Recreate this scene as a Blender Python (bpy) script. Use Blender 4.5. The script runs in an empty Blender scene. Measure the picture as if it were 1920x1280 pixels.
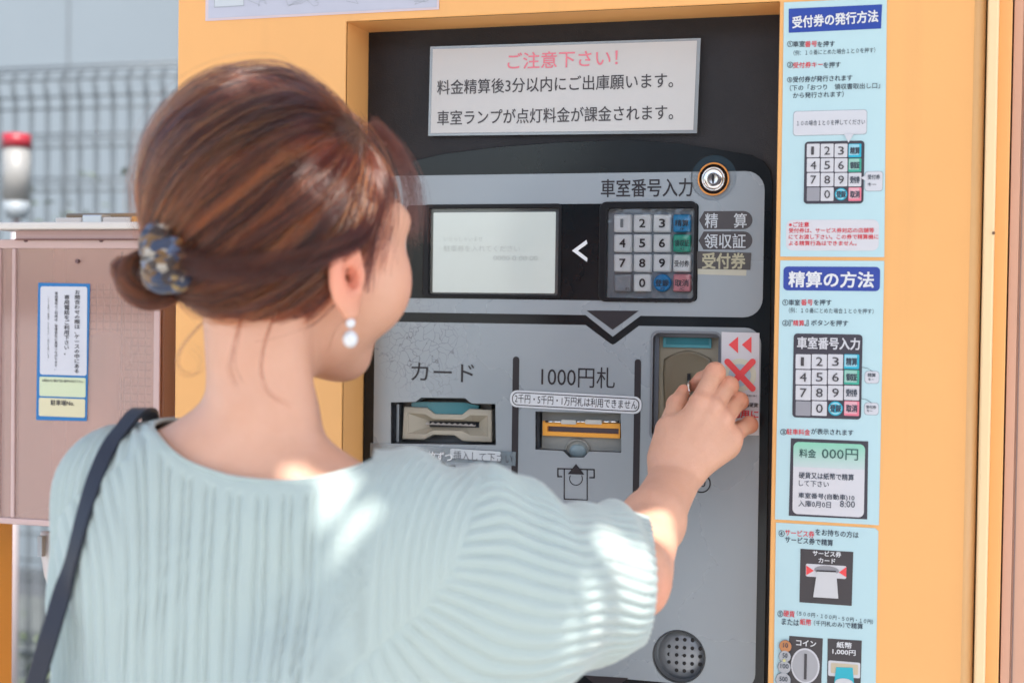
import bpy, bmesh, math, random
import numpy as np
from mathutils import Vector, Matrix

rng = np.random.default_rng(7)
random.seed(7)
sc = bpy.context.scene
col = sc.collection
rad = math.radians

# ---------------------------------------------------------------- camera
FPX = 2700.0
yaw, pitch, roll = rad(16.44), rad(-1.28), rad(0.795)
fwd = Vector((-math.sin(yaw)*math.cos(pitch), math.cos(yaw)*math.cos(pitch), math.sin(pitch)))
r0 = Vector((math.cos(yaw), math.sin(yaw), 0)); u0 = r0.cross(fwd)
cr = r0*math.cos(roll) + u0*math.sin(roll)
cu = -r0*math.sin(roll) + u0*math.cos(roll)
CZ = 1.42
cam_pos = Vector((0, 0, CZ + 1.5*fwd.z)) - fwd*1.5
cam = bpy.data.cameras.new('camera')
cam.sensor_width = 36.0; cam.lens = FPX/1920*36.0
cam.clip_start = 0.02; cam.clip_end = 500
cam.dof.use_dof = True; cam.dof.focus_distance = 1.435; cam.dof.aperture_fstop = 4.4
cam.dof.aperture_blades = 9
co = bpy.data.objects.new('camera', cam); col.objects.link(co)
M = Matrix((( cr.x, cu.x, -fwd.x, cam_pos.x), (cr.y, cu.y, -fwd.y, cam_pos.y), (cr.z, cu.z, -fwd.z, cam_pos.z), (0,0,0,1)))
co.matrix_world = M
sc.camera = co

# ---------------------------------------------------------------- world, sun, exposure
SUN = Vector((0.28, -0.45, 0.85)).normalized()
el = math.asin(SUN.z); az = math.atan2(SUN.x, SUN.y)
w = bpy.data.worlds.new('World'); sc.world = w; w.use_nodes = True
nt = w.node_tree; nt.nodes.clear()
sky = nt.nodes.new('ShaderNodeTexSky'); sky.sky_type = 'NISHITA'; sky.sun_disc = False
sky.sun_elevation = el; sky.sun_rotation = az
sky.air_density = 1.0; sky.dust_density = 3.0; sky.ozone_density = 1.0
bg = nt.nodes.new('ShaderNodeBackground'); bg.inputs[1].default_value = 0.15
wo = nt.nodes.new('ShaderNodeOutputWorld')
nt.links.new(sky.outputs[0], bg.inputs[0]); nt.links.new(bg.outputs[0], wo.inputs[0])
sun = bpy.data.lights.new('sun', 'SUN'); sun.energy = 2.8; sun.angle = rad(0.53); sun.color = (1, .95, .88)
so = bpy.data.objects.new('sun', sun); col.objects.link(so)
so.rotation_euler = SUN.to_track_quat('Z', 'Y').to_euler(); so.location = (0, -4, 6)
vs = sc.view_settings
sc.display_settings.display_device = 'sRGB'
vs.view_transform = 'Standard'; vs.look = 'None'; vs.gamma = 1; vs.use_curve_mapping = False
vs.exposure = 1.54
sc.render.engine = 'CYCLES'
cy = sc.cycles
cy.use_denoising = True
try: cy.denoiser = 'OPENIMAGEDENOISE'
except Exception: pass
cy.max_bounces = 10; cy.transparent_max_bounces = 24; cy.sample_clamp_indirect = 6
cy.caustics_reflective = False; cy.caustics_refractive = False
try: sc.cycles_curves.shape = 'RIBBONS'
except Exception: pass

# ---------------------------------------------------------------- mapping from measured image points to places
def ray(px, py):
    return cr*((px-960)/FPX) - cu*((py-640)/FPX) + fwd
def on(px, py, y=0.0):
    v = ray(px, py); return cam_pos + v*((y-cam_pos.y)/v.y)
def W(px, py, d):
    return cam_pos + ray(px, py)*d
def rect(x0, y0, x1, y1, y=0.0):
    xm, ym = (x0+x1)/2, (y0+y1)/2
    return on(x0, ym, y).x, on(x1, ym, y).x, on(xm, y1, y).z, on(xm, y0, y).z   # xl, xr, zb, zt

# ---------------------------------------------------------------- materials
MATS = {}
def mat(name, c, rough=.5, metal=0, spec=.5, bump=None, var=None, coat=0, sss=0, trans=0, ior=1.45):
    if name in MATS: return MATS[name]
    m = bpy.data.materials.new(name); m.use_nodes = True
    n = m.node_tree.nodes; l = m.node_tree.links
    b = n['Principled BSDF']
    b.inputs['Base Color'].default_value = (*c, 1)
    b.inputs['Roughness'].default_value = rough
    b.inputs['Metallic'].default_value = metal
    b.inputs['Specular IOR Level'].default_value = spec
    b.inputs['IOR'].default_value = ior
    if coat: b.inputs['Coat Weight'].default_value = coat; b.inputs['Coat Roughness'].default_value = .08
    if trans: b.inputs['Transmission Weight'].default_value = trans
    if sss:
        b.inputs['Subsurface Weight'].default_value = sss
        b.inputs['Subsurface Radius'].default_value = (1, .35, .2); b.inputs['Subsurface Scale'].default_value = .008
    tc = None
    if bump or var:
        tc = n.new('ShaderNodeTexCoord')
    if bump:
        sc_, st = bump
        t = n.new('ShaderNodeTexNoise'); t.inputs['Scale'].default_value = sc_; t.inputs['Detail'].default_value = 6
        l.new(tc.outputs['Object'], t.inputs['Vector'])
        bp = n.new('ShaderNodeBump'); bp.inputs['Strength'].default_value = st; bp.inputs['Distance'].default_value = .002
        l.new(t.outputs['Fac'], bp.inputs['Height']); l.new(bp.outputs['Normal'], b.inputs['Normal'])
    if var:
        sc_, amt = var
        t = n.new('ShaderNodeTexNoise'); t.inputs['Scale'].default_value = sc_; t.inputs['Detail'].default_value = 8
        t.inputs['Roughness'].default_value = .62
        l.new(tc.outputs['Object'], t.inputs['Vector'])
        mr = n.new('ShaderNodeMapRange'); mr.inputs[1].default_value = .3; mr.inputs[2].default_value = .7
        mr.inputs[3].default_value = 1-amt; mr.inputs[4].default_value = 1+amt
        l.new(t.outputs['Fac'], mr.inputs[0])
        mx = n.new('ShaderNodeMix'); mx.data_type = 'RGBA'; mx.blend_type = 'MULTIPLY'; mx.inputs[0].default_value = 1
        mx.inputs[6].default_value = (*c, 1); l.new(mr.outputs[0], mx.inputs[7]); l.new(mx.outputs[2], b.inputs['Base Color'])
        mr2 = n.new('ShaderNodeMapRange'); mr2.inputs[3].default_value = max(0, rough-.08); mr2.inputs[4].default_value = min(1, rough+.12)
        l.new(t.outputs['Fac'], mr2.inputs[0]); l.new(mr2.outputs[0], b.inputs['Roughness'])
    MATS[name] = m
    return m

def glassy(name, tint, gloss=.08, rough=.08, bump=None, opacity=0.0, body=(1,1,1)):
    if name in MATS: return MATS[name]
    m = bpy.data.materials.new(name); m.use_nodes = True
    n = m.node_tree.nodes; l = m.node_tree.links; n.clear()
    out = n.new('ShaderNodeOutputMaterial')
    tr = n.new('ShaderNodeBsdfTransparent'); tr.inputs[0].default_value = (*tint, 1)
    gl = n.new('ShaderNodeBsdfGlossy'); gl.inputs['Roughness'].default_value = rough
    df = n.new('ShaderNodeBsdfDiffuse'); df.inputs[0].default_value = (*body, 1)
    m1 = n.new('ShaderNodeMixShader'); m1.inputs[0].default_value = opacity
    l.new(tr.outputs[0], m1.inputs[1]); l.new(df.outputs[0], m1.inputs[2])
    m2 = n.new('ShaderNodeMixShader'); fr = n.new('ShaderNodeFresnel'); fr.inputs[0].default_value = 1.45
    ad = n.new('ShaderNodeMath'); ad.operation = 'ADD'; ad.inputs[1].default_value = gloss-.04
    l.new(fr.outputs[0], ad.inputs[0]); l.new(ad.outputs[0], m2.inputs[0])
    l.new(m1.outputs[0], m2.inputs[1]); l.new(gl.outputs[0], m2.inputs[2]); l.new(m2.outputs[0], out.inputs[0])
    if bump:
        tc = n.new('ShaderNodeTexCoord'); t = n.new('ShaderNodeTexVoronoi'); t.inputs['Scale'].default_value = bump[0]
        l.new(tc.outputs['Object'], t.inputs['Vector'])
        bp = n.new('ShaderNodeBump'); bp.inputs['Strength'].default_value = bump[1]; bp.inputs['Distance'].default_value = .003
        l.new(t.outputs['Distance'], bp.inputs['Height']); l.new(bp.outputs[0], gl.inputs['Normal'])
    MATS[name] = m
    return m

YELLOW = mat('yellow_paint', (.86, .445, .155), .38, spec=.45, bump=(420, .05), var=(5, .035))
def weather(m):
    n = m.node_tree.nodes; l = m.node_tree.links; b = n['Principled BSDF']; src = b.inputs['Base Color'].links[0].from_socket
    tc = n.new('ShaderNodeTexCoord'); vo = n.new('ShaderNodeTexVoronoi'); vo.inputs['Scale'].default_value = 16; vo.inputs['Randomness'].default_value = 1
    l.new(tc.outputs['Object'], vo.inputs['Vector'])
    lt = n.new('ShaderNodeMapRange'); lt.inputs[1].default_value = .020; lt.inputs[2].default_value = .034; lt.inputs[3].default_value = .75; lt.inputs[4].default_value = 0
    l.new(vo.outputs['Distance'], lt.inputs[0])
    mp = n.new('ShaderNodeMapping'); mp.inputs['Scale'].default_value = (28, 28, 1.2); ns = n.new('ShaderNodeTexNoise'); ns.inputs['Scale'].default_value = 1; ns.inputs['Detail'].default_value = 4
    l.new(tc.outputs['Object'], mp.inputs[0]); l.new(mp.outputs[0], ns.inputs['Vector'])
    st = n.new('ShaderNodeMapRange'); st.inputs[1].default_value = .58; st.inputs[2].default_value = .8; st.inputs[3].default_value = 0; st.inputs[4].default_value = .22; l.new(ns.outputs['Fac'], st.inputs[0])
    m1 = n.new('ShaderNodeMix'); m1.data_type = 'RGBA'; m1.inputs[7].default_value = (.55, .30, .12, 1); l.new(st.outputs[0], m1.inputs[0]); l.new(src, m1.inputs[6])
    m2 = n.new('ShaderNodeMix'); m2.data_type = 'RGBA'; m2.inputs[7].default_value = (.22, .10, .04, 1); l.new(lt.outputs[0], m2.inputs[0]); l.new(m1.outputs[2], m2.inputs[6])
    l.new(m2.outputs[2], b.inputs['Base Color'])
weather(YELLOW)
YEDGE = mat('yellow_paint_edge', (.86, .445, .155), .38, spec=.45)
BLACK = mat('black_textured_plastic', (.016, .0145, .017), .42, spec=.4, bump=(900, .35), var=(14, .3))
ACRYL = mat('black_acrylic', (.008, .011, .014), .14, spec=.42, var=(9, .25))
INK = mat('black_ink', (.022, .018, .022), .4)
INKB = mat('charcoal_ink', (.06, .055, .06), .45)
REDI = mat('red_ink', (.72, .045, .06), .5)
PINKI = mat('faded_pink_ink', (.80, .24, .30), .6)
WHITEI = mat('white_ink', (.72, .73, .75), .5)
PAPER = mat('white_paper', (.68, .67, .66), .55, var=(3, .04))
LBLUE = mat('pale_blue_vinyl', (.47, .66, .70), .35, spec=.4, var=(4, .03))
NAVY = mat('navy_blue_print', (.018, .055, .33), .35)
STEEL = mat('chrome', (.75, .74, .73), .14, metal=1)
CREAM = mat('cream_plastic', (.42, .385, .31), .4, var=(30, .05))
TEAL = mat('teal_plastic', (.035, .20, .24), .2, spec=.6)
ORANGEP = mat('orange_plastic', (.80, .36, .06), .35)
WELL = mat('grey_recess_wall', (.20, .22, .25), .5)
DARKWELL = mat('dark_recess', (.008, .008, .01), .5)

def crack_mat():
    m = mat('grey_panel_print', (.29, .325, .365), .27, metal=.2, spec=.5)
    n = m.node_tree.nodes; l = m.node_tree.links; b = n['Principled BSDF']
    tc = n.new('ShaderNodeTexCoord')
    ce = on(790, 655)
    sub = n.new('ShaderNodeVectorMath'); sub.operation = 'SUBTRACT'; sub.inputs[1].default_value = ce
    l.new(tc.outputs['Object'], sub.inputs[0])
    ln = n.new('ShaderNodeVectorMath'); ln.operation = 'LENGTH'; l.new(sub.outputs[0], ln.inputs[0])
    mask = n.new('ShaderNodeMapRange'); mask.inputs[1].default_value = .02; mask.inputs[2].default_value = .056
    mask.inputs[3].default_value = 1; mask.inputs[4].default_value = 0
    no0 = n.new('ShaderNodeTexNoise'); no0.inputs['Scale'].default_value = 35; l.new(tc.outputs['Object'], no0.inputs[0])
    ms = n.new('ShaderNodeMath'); ms.operation = 'MULTIPLY_ADD'; ms.inputs[1].default_value = .05; ms.inputs[2].default_value = -.025
    l.new(no0.outputs['Fac'], ms.inputs[0])
    ad = n.new('ShaderNodeMath'); ad.operation = 'ADD'; l.new(ln.outputs['Value'], ad.inputs[0]); l.new(ms.outputs[0], ad.inputs[1])
    l.new(ad.outputs[0], mask.inputs[0])
    no = n.new('ShaderNodeTexNoise'); no.inputs['Scale'].default_value = 60; l.new(tc.outputs['Object'], no.inputs[0])
    mxv = n.new('ShaderNodeMix'); mxv.data_type = 'VECTOR'; mxv.inputs[0].default_value = .022
    l.new(tc.outputs['Object'], mxv.inputs[4]); l.new(no.outputs['Color'], mxv.inputs[5])
    vo = n.new('ShaderNodeTexVoronoi'); vo.feature = 'DISTANCE_TO_EDGE'; vo.inputs['Scale'].default_value = 105
    l.new(mxv.outputs[1], vo.inputs['Vector'])
    lt = n.new('ShaderNodeMapRange'); lt.inputs[1].default_value = 0; lt.inputs[2].default_value = .035
    lt.inputs[3].default_value = 1; lt.inputs[4].default_value = 0
    l.new(vo.outputs['Distance'], lt.inputs[0])
    mu = n.new('ShaderNodeMath'); mu.operation = 'MULTIPLY'; l.new(lt.outputs[0], mu.inputs[0]); l.new(mask.outputs[0], mu.inputs[1])
    big = n.new('ShaderNodeTexNoise'); big.inputs['Scale'].default_value = 7; big.inputs['Detail'].default_value = 5
    l.new(tc.outputs['Object'], big.inputs[0])
    rmp = n.new('ShaderNodeMix'); rmp.data_type = 'RGBA'
    rmp.inputs[6].default_value = (.27, .315, .35, 1); rmp.inputs[7].default_value = (.34, .37, .40, 1)
    l.new(big.outputs['Fac'], rmp.inputs[0])
    mx = n.new('ShaderNodeMix'); mx.data_type = 'RGBA'; mx.inputs[7].default_value = (.12, .12, .14, 1)
    l.new(mu.outputs[0], mx.inputs[0]); l.new(rmp.outputs[2], mx.inputs[6]); l.new(mx.outputs[2], b.inputs['Base Color'])
    rg = n.new('ShaderNodeMapRange'); rg.inputs[3].default_value = .2; rg.inputs[4].default_value = .36
    l.new(big.outputs['Fac'], rg.inputs[0]); l.new(rg.outputs[0], b.inputs['Roughness'])
    return m
GREY = crack_mat()

# ---------------------------------------------------------------- object helpers
def empty(name, loc, label, cat, group=None):
    o = bpy.data.objects.new(name, None); col.objects.link(o); o.location = loc
    o.empty_display_size = .05
    o['label'] = label; o['category'] = cat
    if group: o['group'] = group
    return o
def tag(o, label=None, cat=None, group=None, kind=None):
    if label: o['label'] = label
    if cat: o['category'] = cat
    if group: o['group'] = group
    if kind: o['kind'] = kind
    return o
def link(name, me, m, parent=None, smooth=False):
    o = bpy.data.objects.new(name, me); col.objects.link(o)
    if m is not None:
        for mm in (m if isinstance(m, (list, tuple)) else [m]): me.materials.append(mm)
    if parent is not None:
        o.parent = parent
        o.matrix_parent_inverse = Matrix.Translation(-world_loc(parent))
    if smooth:
        me.polygons.foreach_set('use_smooth', [True]*len(me.polygons))
    return o
def world_loc(o):
    v = Vector(o.location)
    # all parents here are unrotated; meshes sit at the origin of the world
    return v if o.parent is None else Vector((0, 0, 0))
def obj(name, bm, m, parent=None, smooth=False, bevel=0):
    me = bpy.data.meshes.new(name)
    bmesh.ops.recalc_face_normals(bm, faces=bm.faces)
    bm.to_mesh(me); bm.free()
    o = link(name, me, m, parent, smooth)
    if bevel:
        md = o.modifiers.new('bevel', 'BEVEL'); md.width = bevel; md.segments = 2; md.limit_method = 'ANGLE'; md.angle_limit = rad(40)
    return o
def rr(xl, xr, zb, zt, r=0.0, n=6):
    r = min(r, (xr-xl)/2*.999, (zt-zb)/2*.999)
    if r <= 1e-6: return [(xl, zb), (xr, zb), (xr, zt), (xl, zt)]
    pts = []
    for cx, cz, a0 in ((xr-r, zb+r, -90), (xr-r, zt-r, 0), (xl+r, zt-r, 90), (xl+r, zb+r, 180)):
        for i in range(n+1):
            a = rad(a0+90*i/n); pts.append((cx+r*math.cos(a), cz+r*math.sin(a)))
    return pts
def circ(cx, cz, r, n=40, rz=None):
    rz = rz or r
    return [(cx+r*math.cos(2*math.pi*i/n), cz+rz*math.sin(2*math.pi*i/n)) for i in range(n)]
def pp(pts, y=0.0):     # measured points -> outline on a plane y
    return [(lambda v: (v.x, v.z))(on(a, b, y)) for a, b in pts]
def prism(bm, outer, yf, yb, holes=()):
    """outline in x,z extruded from the front yf to the back yb, with through holes"""
    loops = [outer]+list(holes); rings = []
    for lp in loops:
        f = [bm.verts.new((x, yf, z)) for x, z in lp]; b = [bm.verts.new((x, yb, z)) for x, z in lp]
        ef = [bm.edges.new((f[i], f[(i+1) % len(f)])) for i in range(len(f))]
        eb = [bm.edges.new((b[i], b[(i+1) % len(b)])) for i in range(len(b))]
        for i in range(len(f)):
            j = (i+1) % len(f); bm.faces.new((f[i], f[j], b[j], b[i]))
        rings.append((f, b, ef, eb))
    if not holes:
        bm.faces.new(rings[0][0]); bm.faces.new(rings[0][1])
    else:
        bmesh.ops.triangle_fill(bm, use_beauty=True, edges=[e for r in rings for e in r[2]])
        bmesh.ops.triangle_fill(bm, use_beauty=True, edges=[e for r in rings for e in r[3]])
    return bm
def plate(name, outer, yf, yb, m, parent=None, holes=(), bevel=0, smooth=False):
    return obj(name, prism(bmesh.new(), outer, yf, yb, holes), m, parent, smooth, bevel)
def box(bm, x0, x1, y0, y1, z0, z1):
    v = [bm.verts.new(p) for p in ((x0,y0,z0),(x1,y0,z0),(x1,y1,z0),(x0,y1,z0),(x0,y0,z1),(x1,y0,z1),(x1,y1,z1),(x0,y1,z1))]
    for f in ((0,1,2,3),(4,5,6,7),(0,1,5,4),(1,2,6,5),(2,3,7,6),(3,0,4,7)): bm.faces.new([v[i] for i in f])
    return bm
def well(name, outline, yf, yb, m, parent, shrink=1.0, backm=None):
    """an open recess: walls and a back"""
    bm = bmesh.new()
    cx = sum(p[0] for p in outline)/len(outline); cz = sum(p[1] for p in outline)/len(outline)
    f = [bm.verts.new((x, yf, z)) for x, z in outline]
    b = [bm.verts.new((cx+(x-cx)*shrink, yb, cz+(z-cz)*shrink)) for x, z in outline]
    for i in range(len(f)):
        j = (i+1) % len(f); bm.faces.new((f[i], f[j], b[j], b[i]))
    bm.faces.new(b)
    return obj(name, bm, m, parent)
def tube(bm, pts, r, n=8, closed=False, taper=None):
    pts = [Vector(p) for p in pts]; rings = []
    N = len(pts)
    for i, p in enumerate(pts):
        a = pts[(i-1) % N] if (i > 0 or closed) else p
        b = pts[(i+1) % N] if (i < N-1 or closed) else p
        t = (b-a).normalized()
        ref = Vector((0, 0, 1)) if abs(t.z) < .9 else Vector((0, 1, 0))
        s = t.cross(ref).normalized(); q = s.cross(t)
        ri = r if taper is None else r*taper[i]
        rings.append([bm.verts.new(p+(s*math.cos(2*math.pi*k/n)+q*math.sin(2*math.pi*k/n))*ri) for k in range(n)])
    m_ = N if closed else N-1
    for i in range(m_):
        A, B = rings[i], rings[(i+1) % N]
        for k in range(n): bm.faces.new((A[k], A[(k+1) % n], B[(k+1) % n], B[k]))
    if not closed: bm.faces.new(rings[0]); bm.faces.new(rings[-1])
    return bm
def sphere(bm, c, r, u=20, v=12):
    mt = Matrix.Translation(c) @ Matrix.Diagonal((*(r if hasattr(r, '__len__') else (r, r, r)), 1))
    bmesh.ops.create_uvsphere(bm, u_segments=u, v_segments=v, radius=1, matrix=mt); return bm
def cyl(bm, c, r, y0, y1, n=40, r2=None):      # axis along y
    r2 = r if r2 is None else r2
    a = [bm.verts.new((c[0]+r*math.cos(2*math.pi*i/n), y0, c[1]+r*math.sin(2*math.pi*i/n))) for i in range(n)]
    b = [bm.verts.new((c[0]+r2*math.cos(2*math.pi*i/n), y1, c[1]+r2*math.sin(2*math.pi*i/n))) for i in range(n)]
    for i in range(n): bm.faces.new((a[i], a[(i+1) % n], b[(i+1) % n], b[i]))
    bm.faces.new(a); bm.faces.new(b); return bm

def text(s, x0, x1, yc, h, m, yp, parent, bold=0.0, rot=0.0, name='lettering', res=3, spacing=1.0, th=.0002):
    """flat print: the string s stretched between the measured extents, standing on plane yp"""
    c = bpy.data.curves.new('tmp', 'FONT'); c.body = s; c.resolution_u = res; c.size = 1
    c.align_x = 'CENTER'; c.space_line = spacing
    o = bpy.data.objects.new('tmp', c); col.objects.link(o)
    me = bpy.data.meshes.new_from_object(o.evaluated_get(bpy.context.evaluated_depsgraph_get()))
    bpy.data.objects.remove(o); bpy.data.curves.remove(c)
    n = len(me.vertices)
    if n == 0: print('EMPTY TEXT', s); return None
    a = np.empty(n*3); me.vertices.foreach_get('co', a); a = a.reshape(-1, 3)
    lo, hi = a.min(0), a.max(0)
    xm = (x0+x1)/2
    xl, xr = on(x0, yc, yp).x, on(x1, yc, yp).x
    zt, zb = on(xm, yc-h/2, yp).z, on(xm, yc+h/2, yp).z
    X = xl+(a[:, 0]-lo[0])/max(hi[0]-lo[0], 1e-6)*(xr-xl); Z = zb+(a[:, 1]-lo[1])/max(hi[1]-lo[1], 1e-6)*(zt-zb)
    if rot:
        cx, cz = (xl+xr)/2, (zt+zb)/2; cs, sn = math.cos(rot), math.sin(rot)
        X, Z = cx+(X-cx)*cs-(Z-cz)*sn, cz+(X-cx)*sn+(Z-cz)*cs
    b = np.stack([X, np.full(n, yp), Z], 1)
    if bold:      # heavier strokes: the same glyphs laid over each other with a small shift
        nl = s.count('\n')+1
        d = bold*.8*(zt-zb)/nl
        ntri = len(me.polygons); li = np.empty(len(me.loops), dtype=np.int64); me.loops.foreach_get('vertex_index', li)
        st = np.empty(ntri, dtype=np.int64); me.polygons.foreach_get('loop_start', st); tt = np.append(st, len(li))
        base = [li[tt[i]:tt[i+1]] for i in range(ntri)]
        co_, fa_ = [], []
        for k, (ax, az) in enumerate(((-1, -1), (1, -1), (-1, 1), (1, 1))):
            q = b.copy(); q[:, 0] += ax*d; q[:, 2] += az*d; q[:, 1] -= k*.00004; co_.append(q)
            fa_ += [tuple(int(v)+k*n for v in f) for f in base]
        bpy.data.meshes.remove(me)
        me = bpy.data.meshes.new(name); me.from_pydata(np.concatenate(co_).tolist(), [], fa_)
        return link(name, me, m, parent)
    me.vertices.foreach_set('co', b.ravel()); me.update()
    me.name = name; me.materials.clear()
    return link(name, me, m, parent)
def film(name, outline, y, m, parent, holes=()):      # a printed or stuck-on layer 0.3 mm thick
    return plate(name, outline, y, y+.0003, m, parent, holes)
# ================================================================ THE SETTING
def ground():
    bm = bmesh.new(); s = 120
    vs_ = [bm.verts.new(p) for p in ((-s, -s, 0), (s, -s, 0), (s, s, 0), (-s, s, 0))]; bm.faces.new(vs_)
    o = obj('ground', bm, mat('pale_concrete', (.45, .44, .41), .85, var=(2, .15), bump=(60, .3))); o['kind'] = 'structure'
ground()

def sheet(name, x0, x1, y0, y1, z, m):
    bm = bmesh.new(); bm.faces.new([bm.verts.new(p) for p in ((x0, y0, z), (x1, y0, z), (x1, y1, z), (x0, y1, z))]); o = obj(name, bm, m); o['kind'] = 'structure'
sheet('road', -14, 8, 1.2, 4.55, .004, mat('asphalt', (.075, .085, .085), .9, var=(4, .2), bump=(200, .4)))
# unseen building added to darken what the glossy panel mirrors
ob = empty('added_brick_building', (4, -13, 0), 'unseen low brown brick building with dark windows, added behind the viewer for panel reflections', 'building')
obj('wall', box(bmesh.new(), -3, 14, -17, -13, 0, 4.2), mat('brown_brick', (.20, .13, .10), .8, var=(3, .2)), ob)
for i in range(6):
    for z in (.9,): obj('window', box(bmesh.new(), -2.2+i*2.7, -.6+i*2.7, -12.998, -12.95, z, z+1.9), mat('dark_glass', (.02, .03, .04), .1), ob)
# far pale wall behind the fence
BY = 4.6
bl = empty('building', (-4.0, BY, 0), 'large pale blue-grey building wall standing behind the mesh fence', 'building')
WALLM = mat('pale_blue_wall', (.15, .18, .20), .7, var=(.8, .05))
obj('wall', box(bmesh.new(), -9, 3.0, BY, BY+3, .12, 7.5), WALLM, bl)
obj('plinth', box(bmesh.new(), -9.05, 3.05, BY-.04, BY+3, 0, .119), mat('dark_plinth', (.10, .11, .12), .8), bl)
for i in range(12):
    x = -8.6+i*1.0
    obj('panel_joint', box(bmesh.new(), x, x+.012, BY-.006, BY-.0005, .12, 7.5), mat('joint_grey', (.12, .14, .155), .7), bl)

# mesh fence
FY = 2.75
fz_top = on(160, 128, FY).z
fx1 = on(420, 300, FY).x; fx0 = on(-260, 300, FY).x
fen = empty('mesh_fence', ((fx0+fx1)/2, FY, 0), 'blue-grey wire mesh fence with a folded top edge behind the machine', 'fence')
WIRE = mat('fence_wire', (.09, .105, .115), .45, metal=.3)
pitchx = on(60, 300, FY).x-on(30, 300, FY).x
folds = [fz_top-.012, on(160, 262, FY).z, on(160, 345, FY).z, on(40, 640, FY).z, on(40, 1060, FY).z, .25]
n_w = int((fx1-fx0)/pitchx)
for i in range(n_w):
    x = fx0+i*pitchx; path = []
    z = 0.05
    key = [(0.05, 0)]
    for f in sorted(folds[1:]):
        key += [(f-.03, 0), (f, -.006), (f+.03, 0)]
    key += [(fz_top-.11, 0), (fz_top-.08, -.02), (fz_top-.04, -.03), (fz_top-.012, -.005)]
    for dx in (-.0055, .0055):
        bm = bmesh.new(); tube(bm, [(x+dx+(.008 if k > len(key)-4 else 0), FY+dy, zz) for k, (zz, dy) in enumerate(key)], .0030, 5)
        if dx < 0: b0 = bm
        else:
            me_t = bpy.data.meshes.new('t'); b0.to_mesh(me_t); bm.from_mesh(me_t); b0.free(); bpy.data.meshes.remove(me_t)
            obj('upright_wire', bm, WIRE, fen, True)
hz = []
for f in folds: hz += [f-.022, f+.022, f]
z = .15
for zz in sorted(hz+[fz_top-.13, fz_top-.09]):
    bm = bmesh.new(); tube(bm, [(fx0-.1, FY-.03 if any(abs(zz-f) < .01 for f in folds) else FY+.005, zz), (fx1+.1, FY-.03 if any(abs(zz-f) < .01 for f in folds) else FY+.005, zz)], .0042, 6)
    obj('cross_wire', bm, WIRE, fen, True)
for zz in [on(40, 1000, FY).z, on(40, 1085, FY).z, on(40, 1230, FY).z, on(40, 1260, FY).z]:
    bm = bmesh.new(); tube(bm, [(fx0-.1, FY+.005, zz), (fx1+.1, FY+.005, zz)], .004, 6)
    obj('cross_wire', bm, WIRE, fen, True)
for x in (fx0+.05, fx1-.02):
    bm = bmesh.new(); tube(bm, [(x, FY+.04, 0), (x, FY+.04, fz_top+.02)], .024, 14); obj('post', bm, WIRE, fen, True)

# shrubs behind the fence
def shrub(cx, cy, zc, sx, sz, n, label):
    bm = bmesh.new()
    for k in range(n):
        p = Vector((cx+random.gauss(0, sx), cy+random.gauss(0, .10), zc+random.gauss(0, sz)))
        s = random.uniform(.012, .03); q = Matrix.Rotation(random.uniform(0, 6.28), 3, Vector((random.random(), random.random(), random.random())).normalized())
        vv = [bm.verts.new(p+q @ Vector(t)*s) for t in ((-1, 0, 0), (0, -.4, .1), (1, 0, 0), (0, .4, .1))]; bm.faces.new(vv)
    t = empty('shrub', (cx, cy, 0), label, 'shrub')
    obj('foliage', bm, mat('leaf_green', (.09, .12, .07), .6), t)
    b2 = bmesh.new()
    for k in range(7): tube(b2, [(cx+random.uniform(-.03, .03), cy, 0), (cx+random.uniform(-.1, .1), cy, zc*.5), (cx+random.gauss(0, sx*.8), cy, zc+random.uniform(-sz, sz))], .006, 5)
    obj('stem', b2, mat('stem_brown', (.10, .08, .05), .8), t)
s_ = W(150, 440, 4.9); shrub(s_.x, s_.y, s_.z, .16, .12, 60, 'sparse green shrub tips showing faintly through the upper mesh fence')
s_ = W(60, 1270, 4.9); shrub(s_.x, s_.y, s_.z, .45, .10, 700, 'low green shrub behind the bottom of the mesh fence')

# beacon light on a pole
bc = W(31, 330, 3.9)
k = 3.9/FPX
be = empty('warning_beacon', (bc.x, bc.y, 0), 'slim white beacon with a red cap on a pole left of the machine', 'beacon light')
def cylz(x, y, z0, z1, r, n=28, r2=None):
    bm = bmesh.new(); tube(bm, [(x, y, z0), (x, y, z1)], r, n, taper=[1, (r2 or r)/r]); return bm
def bz(py): return W(31, py, 3.9).z
obj('lens', cylz(bc.x, bc.y, bz(378), bz(277), 25*k), mat('milky_lens', (.21, .21, .20), .4), be, True)
obj('cap', cylz(bc.x, bc.y, bz(277), bz(252), 27*k, r2=25*k), mat('red_plastic', (.26, .012, .022), .4), be, True)
obj('base', cylz(bc.x, bc.y, bz(410), bz(378), 18*k, r2=25*k), mat('grey_plastic', (.22, .25, .27), .5), be, True)
obj('pole', cylz(bc.x, bc.y, 0, bz(410), 7*k), mat('pole_pinkgrey', (.42, .36, .36), .5), be, True)

# ================================================================ THE PAY MACHINE
YF = -.057
mach = empty('pay_machine', (on(1080, 640).x, .2, 0), 'yellow-orange parking pay machine with recessed dark control panel and keypad', 'pay machine')
cxl = on(331, 400, YF).x; cxr = on(1832, 640, YF).x
ctop = 1.92
oxl, oxr, ozb, ozt = on(645, 400, YF).x, on(1451, 640, YF).x, .42, on(1060, 21.5, YF).z
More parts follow.
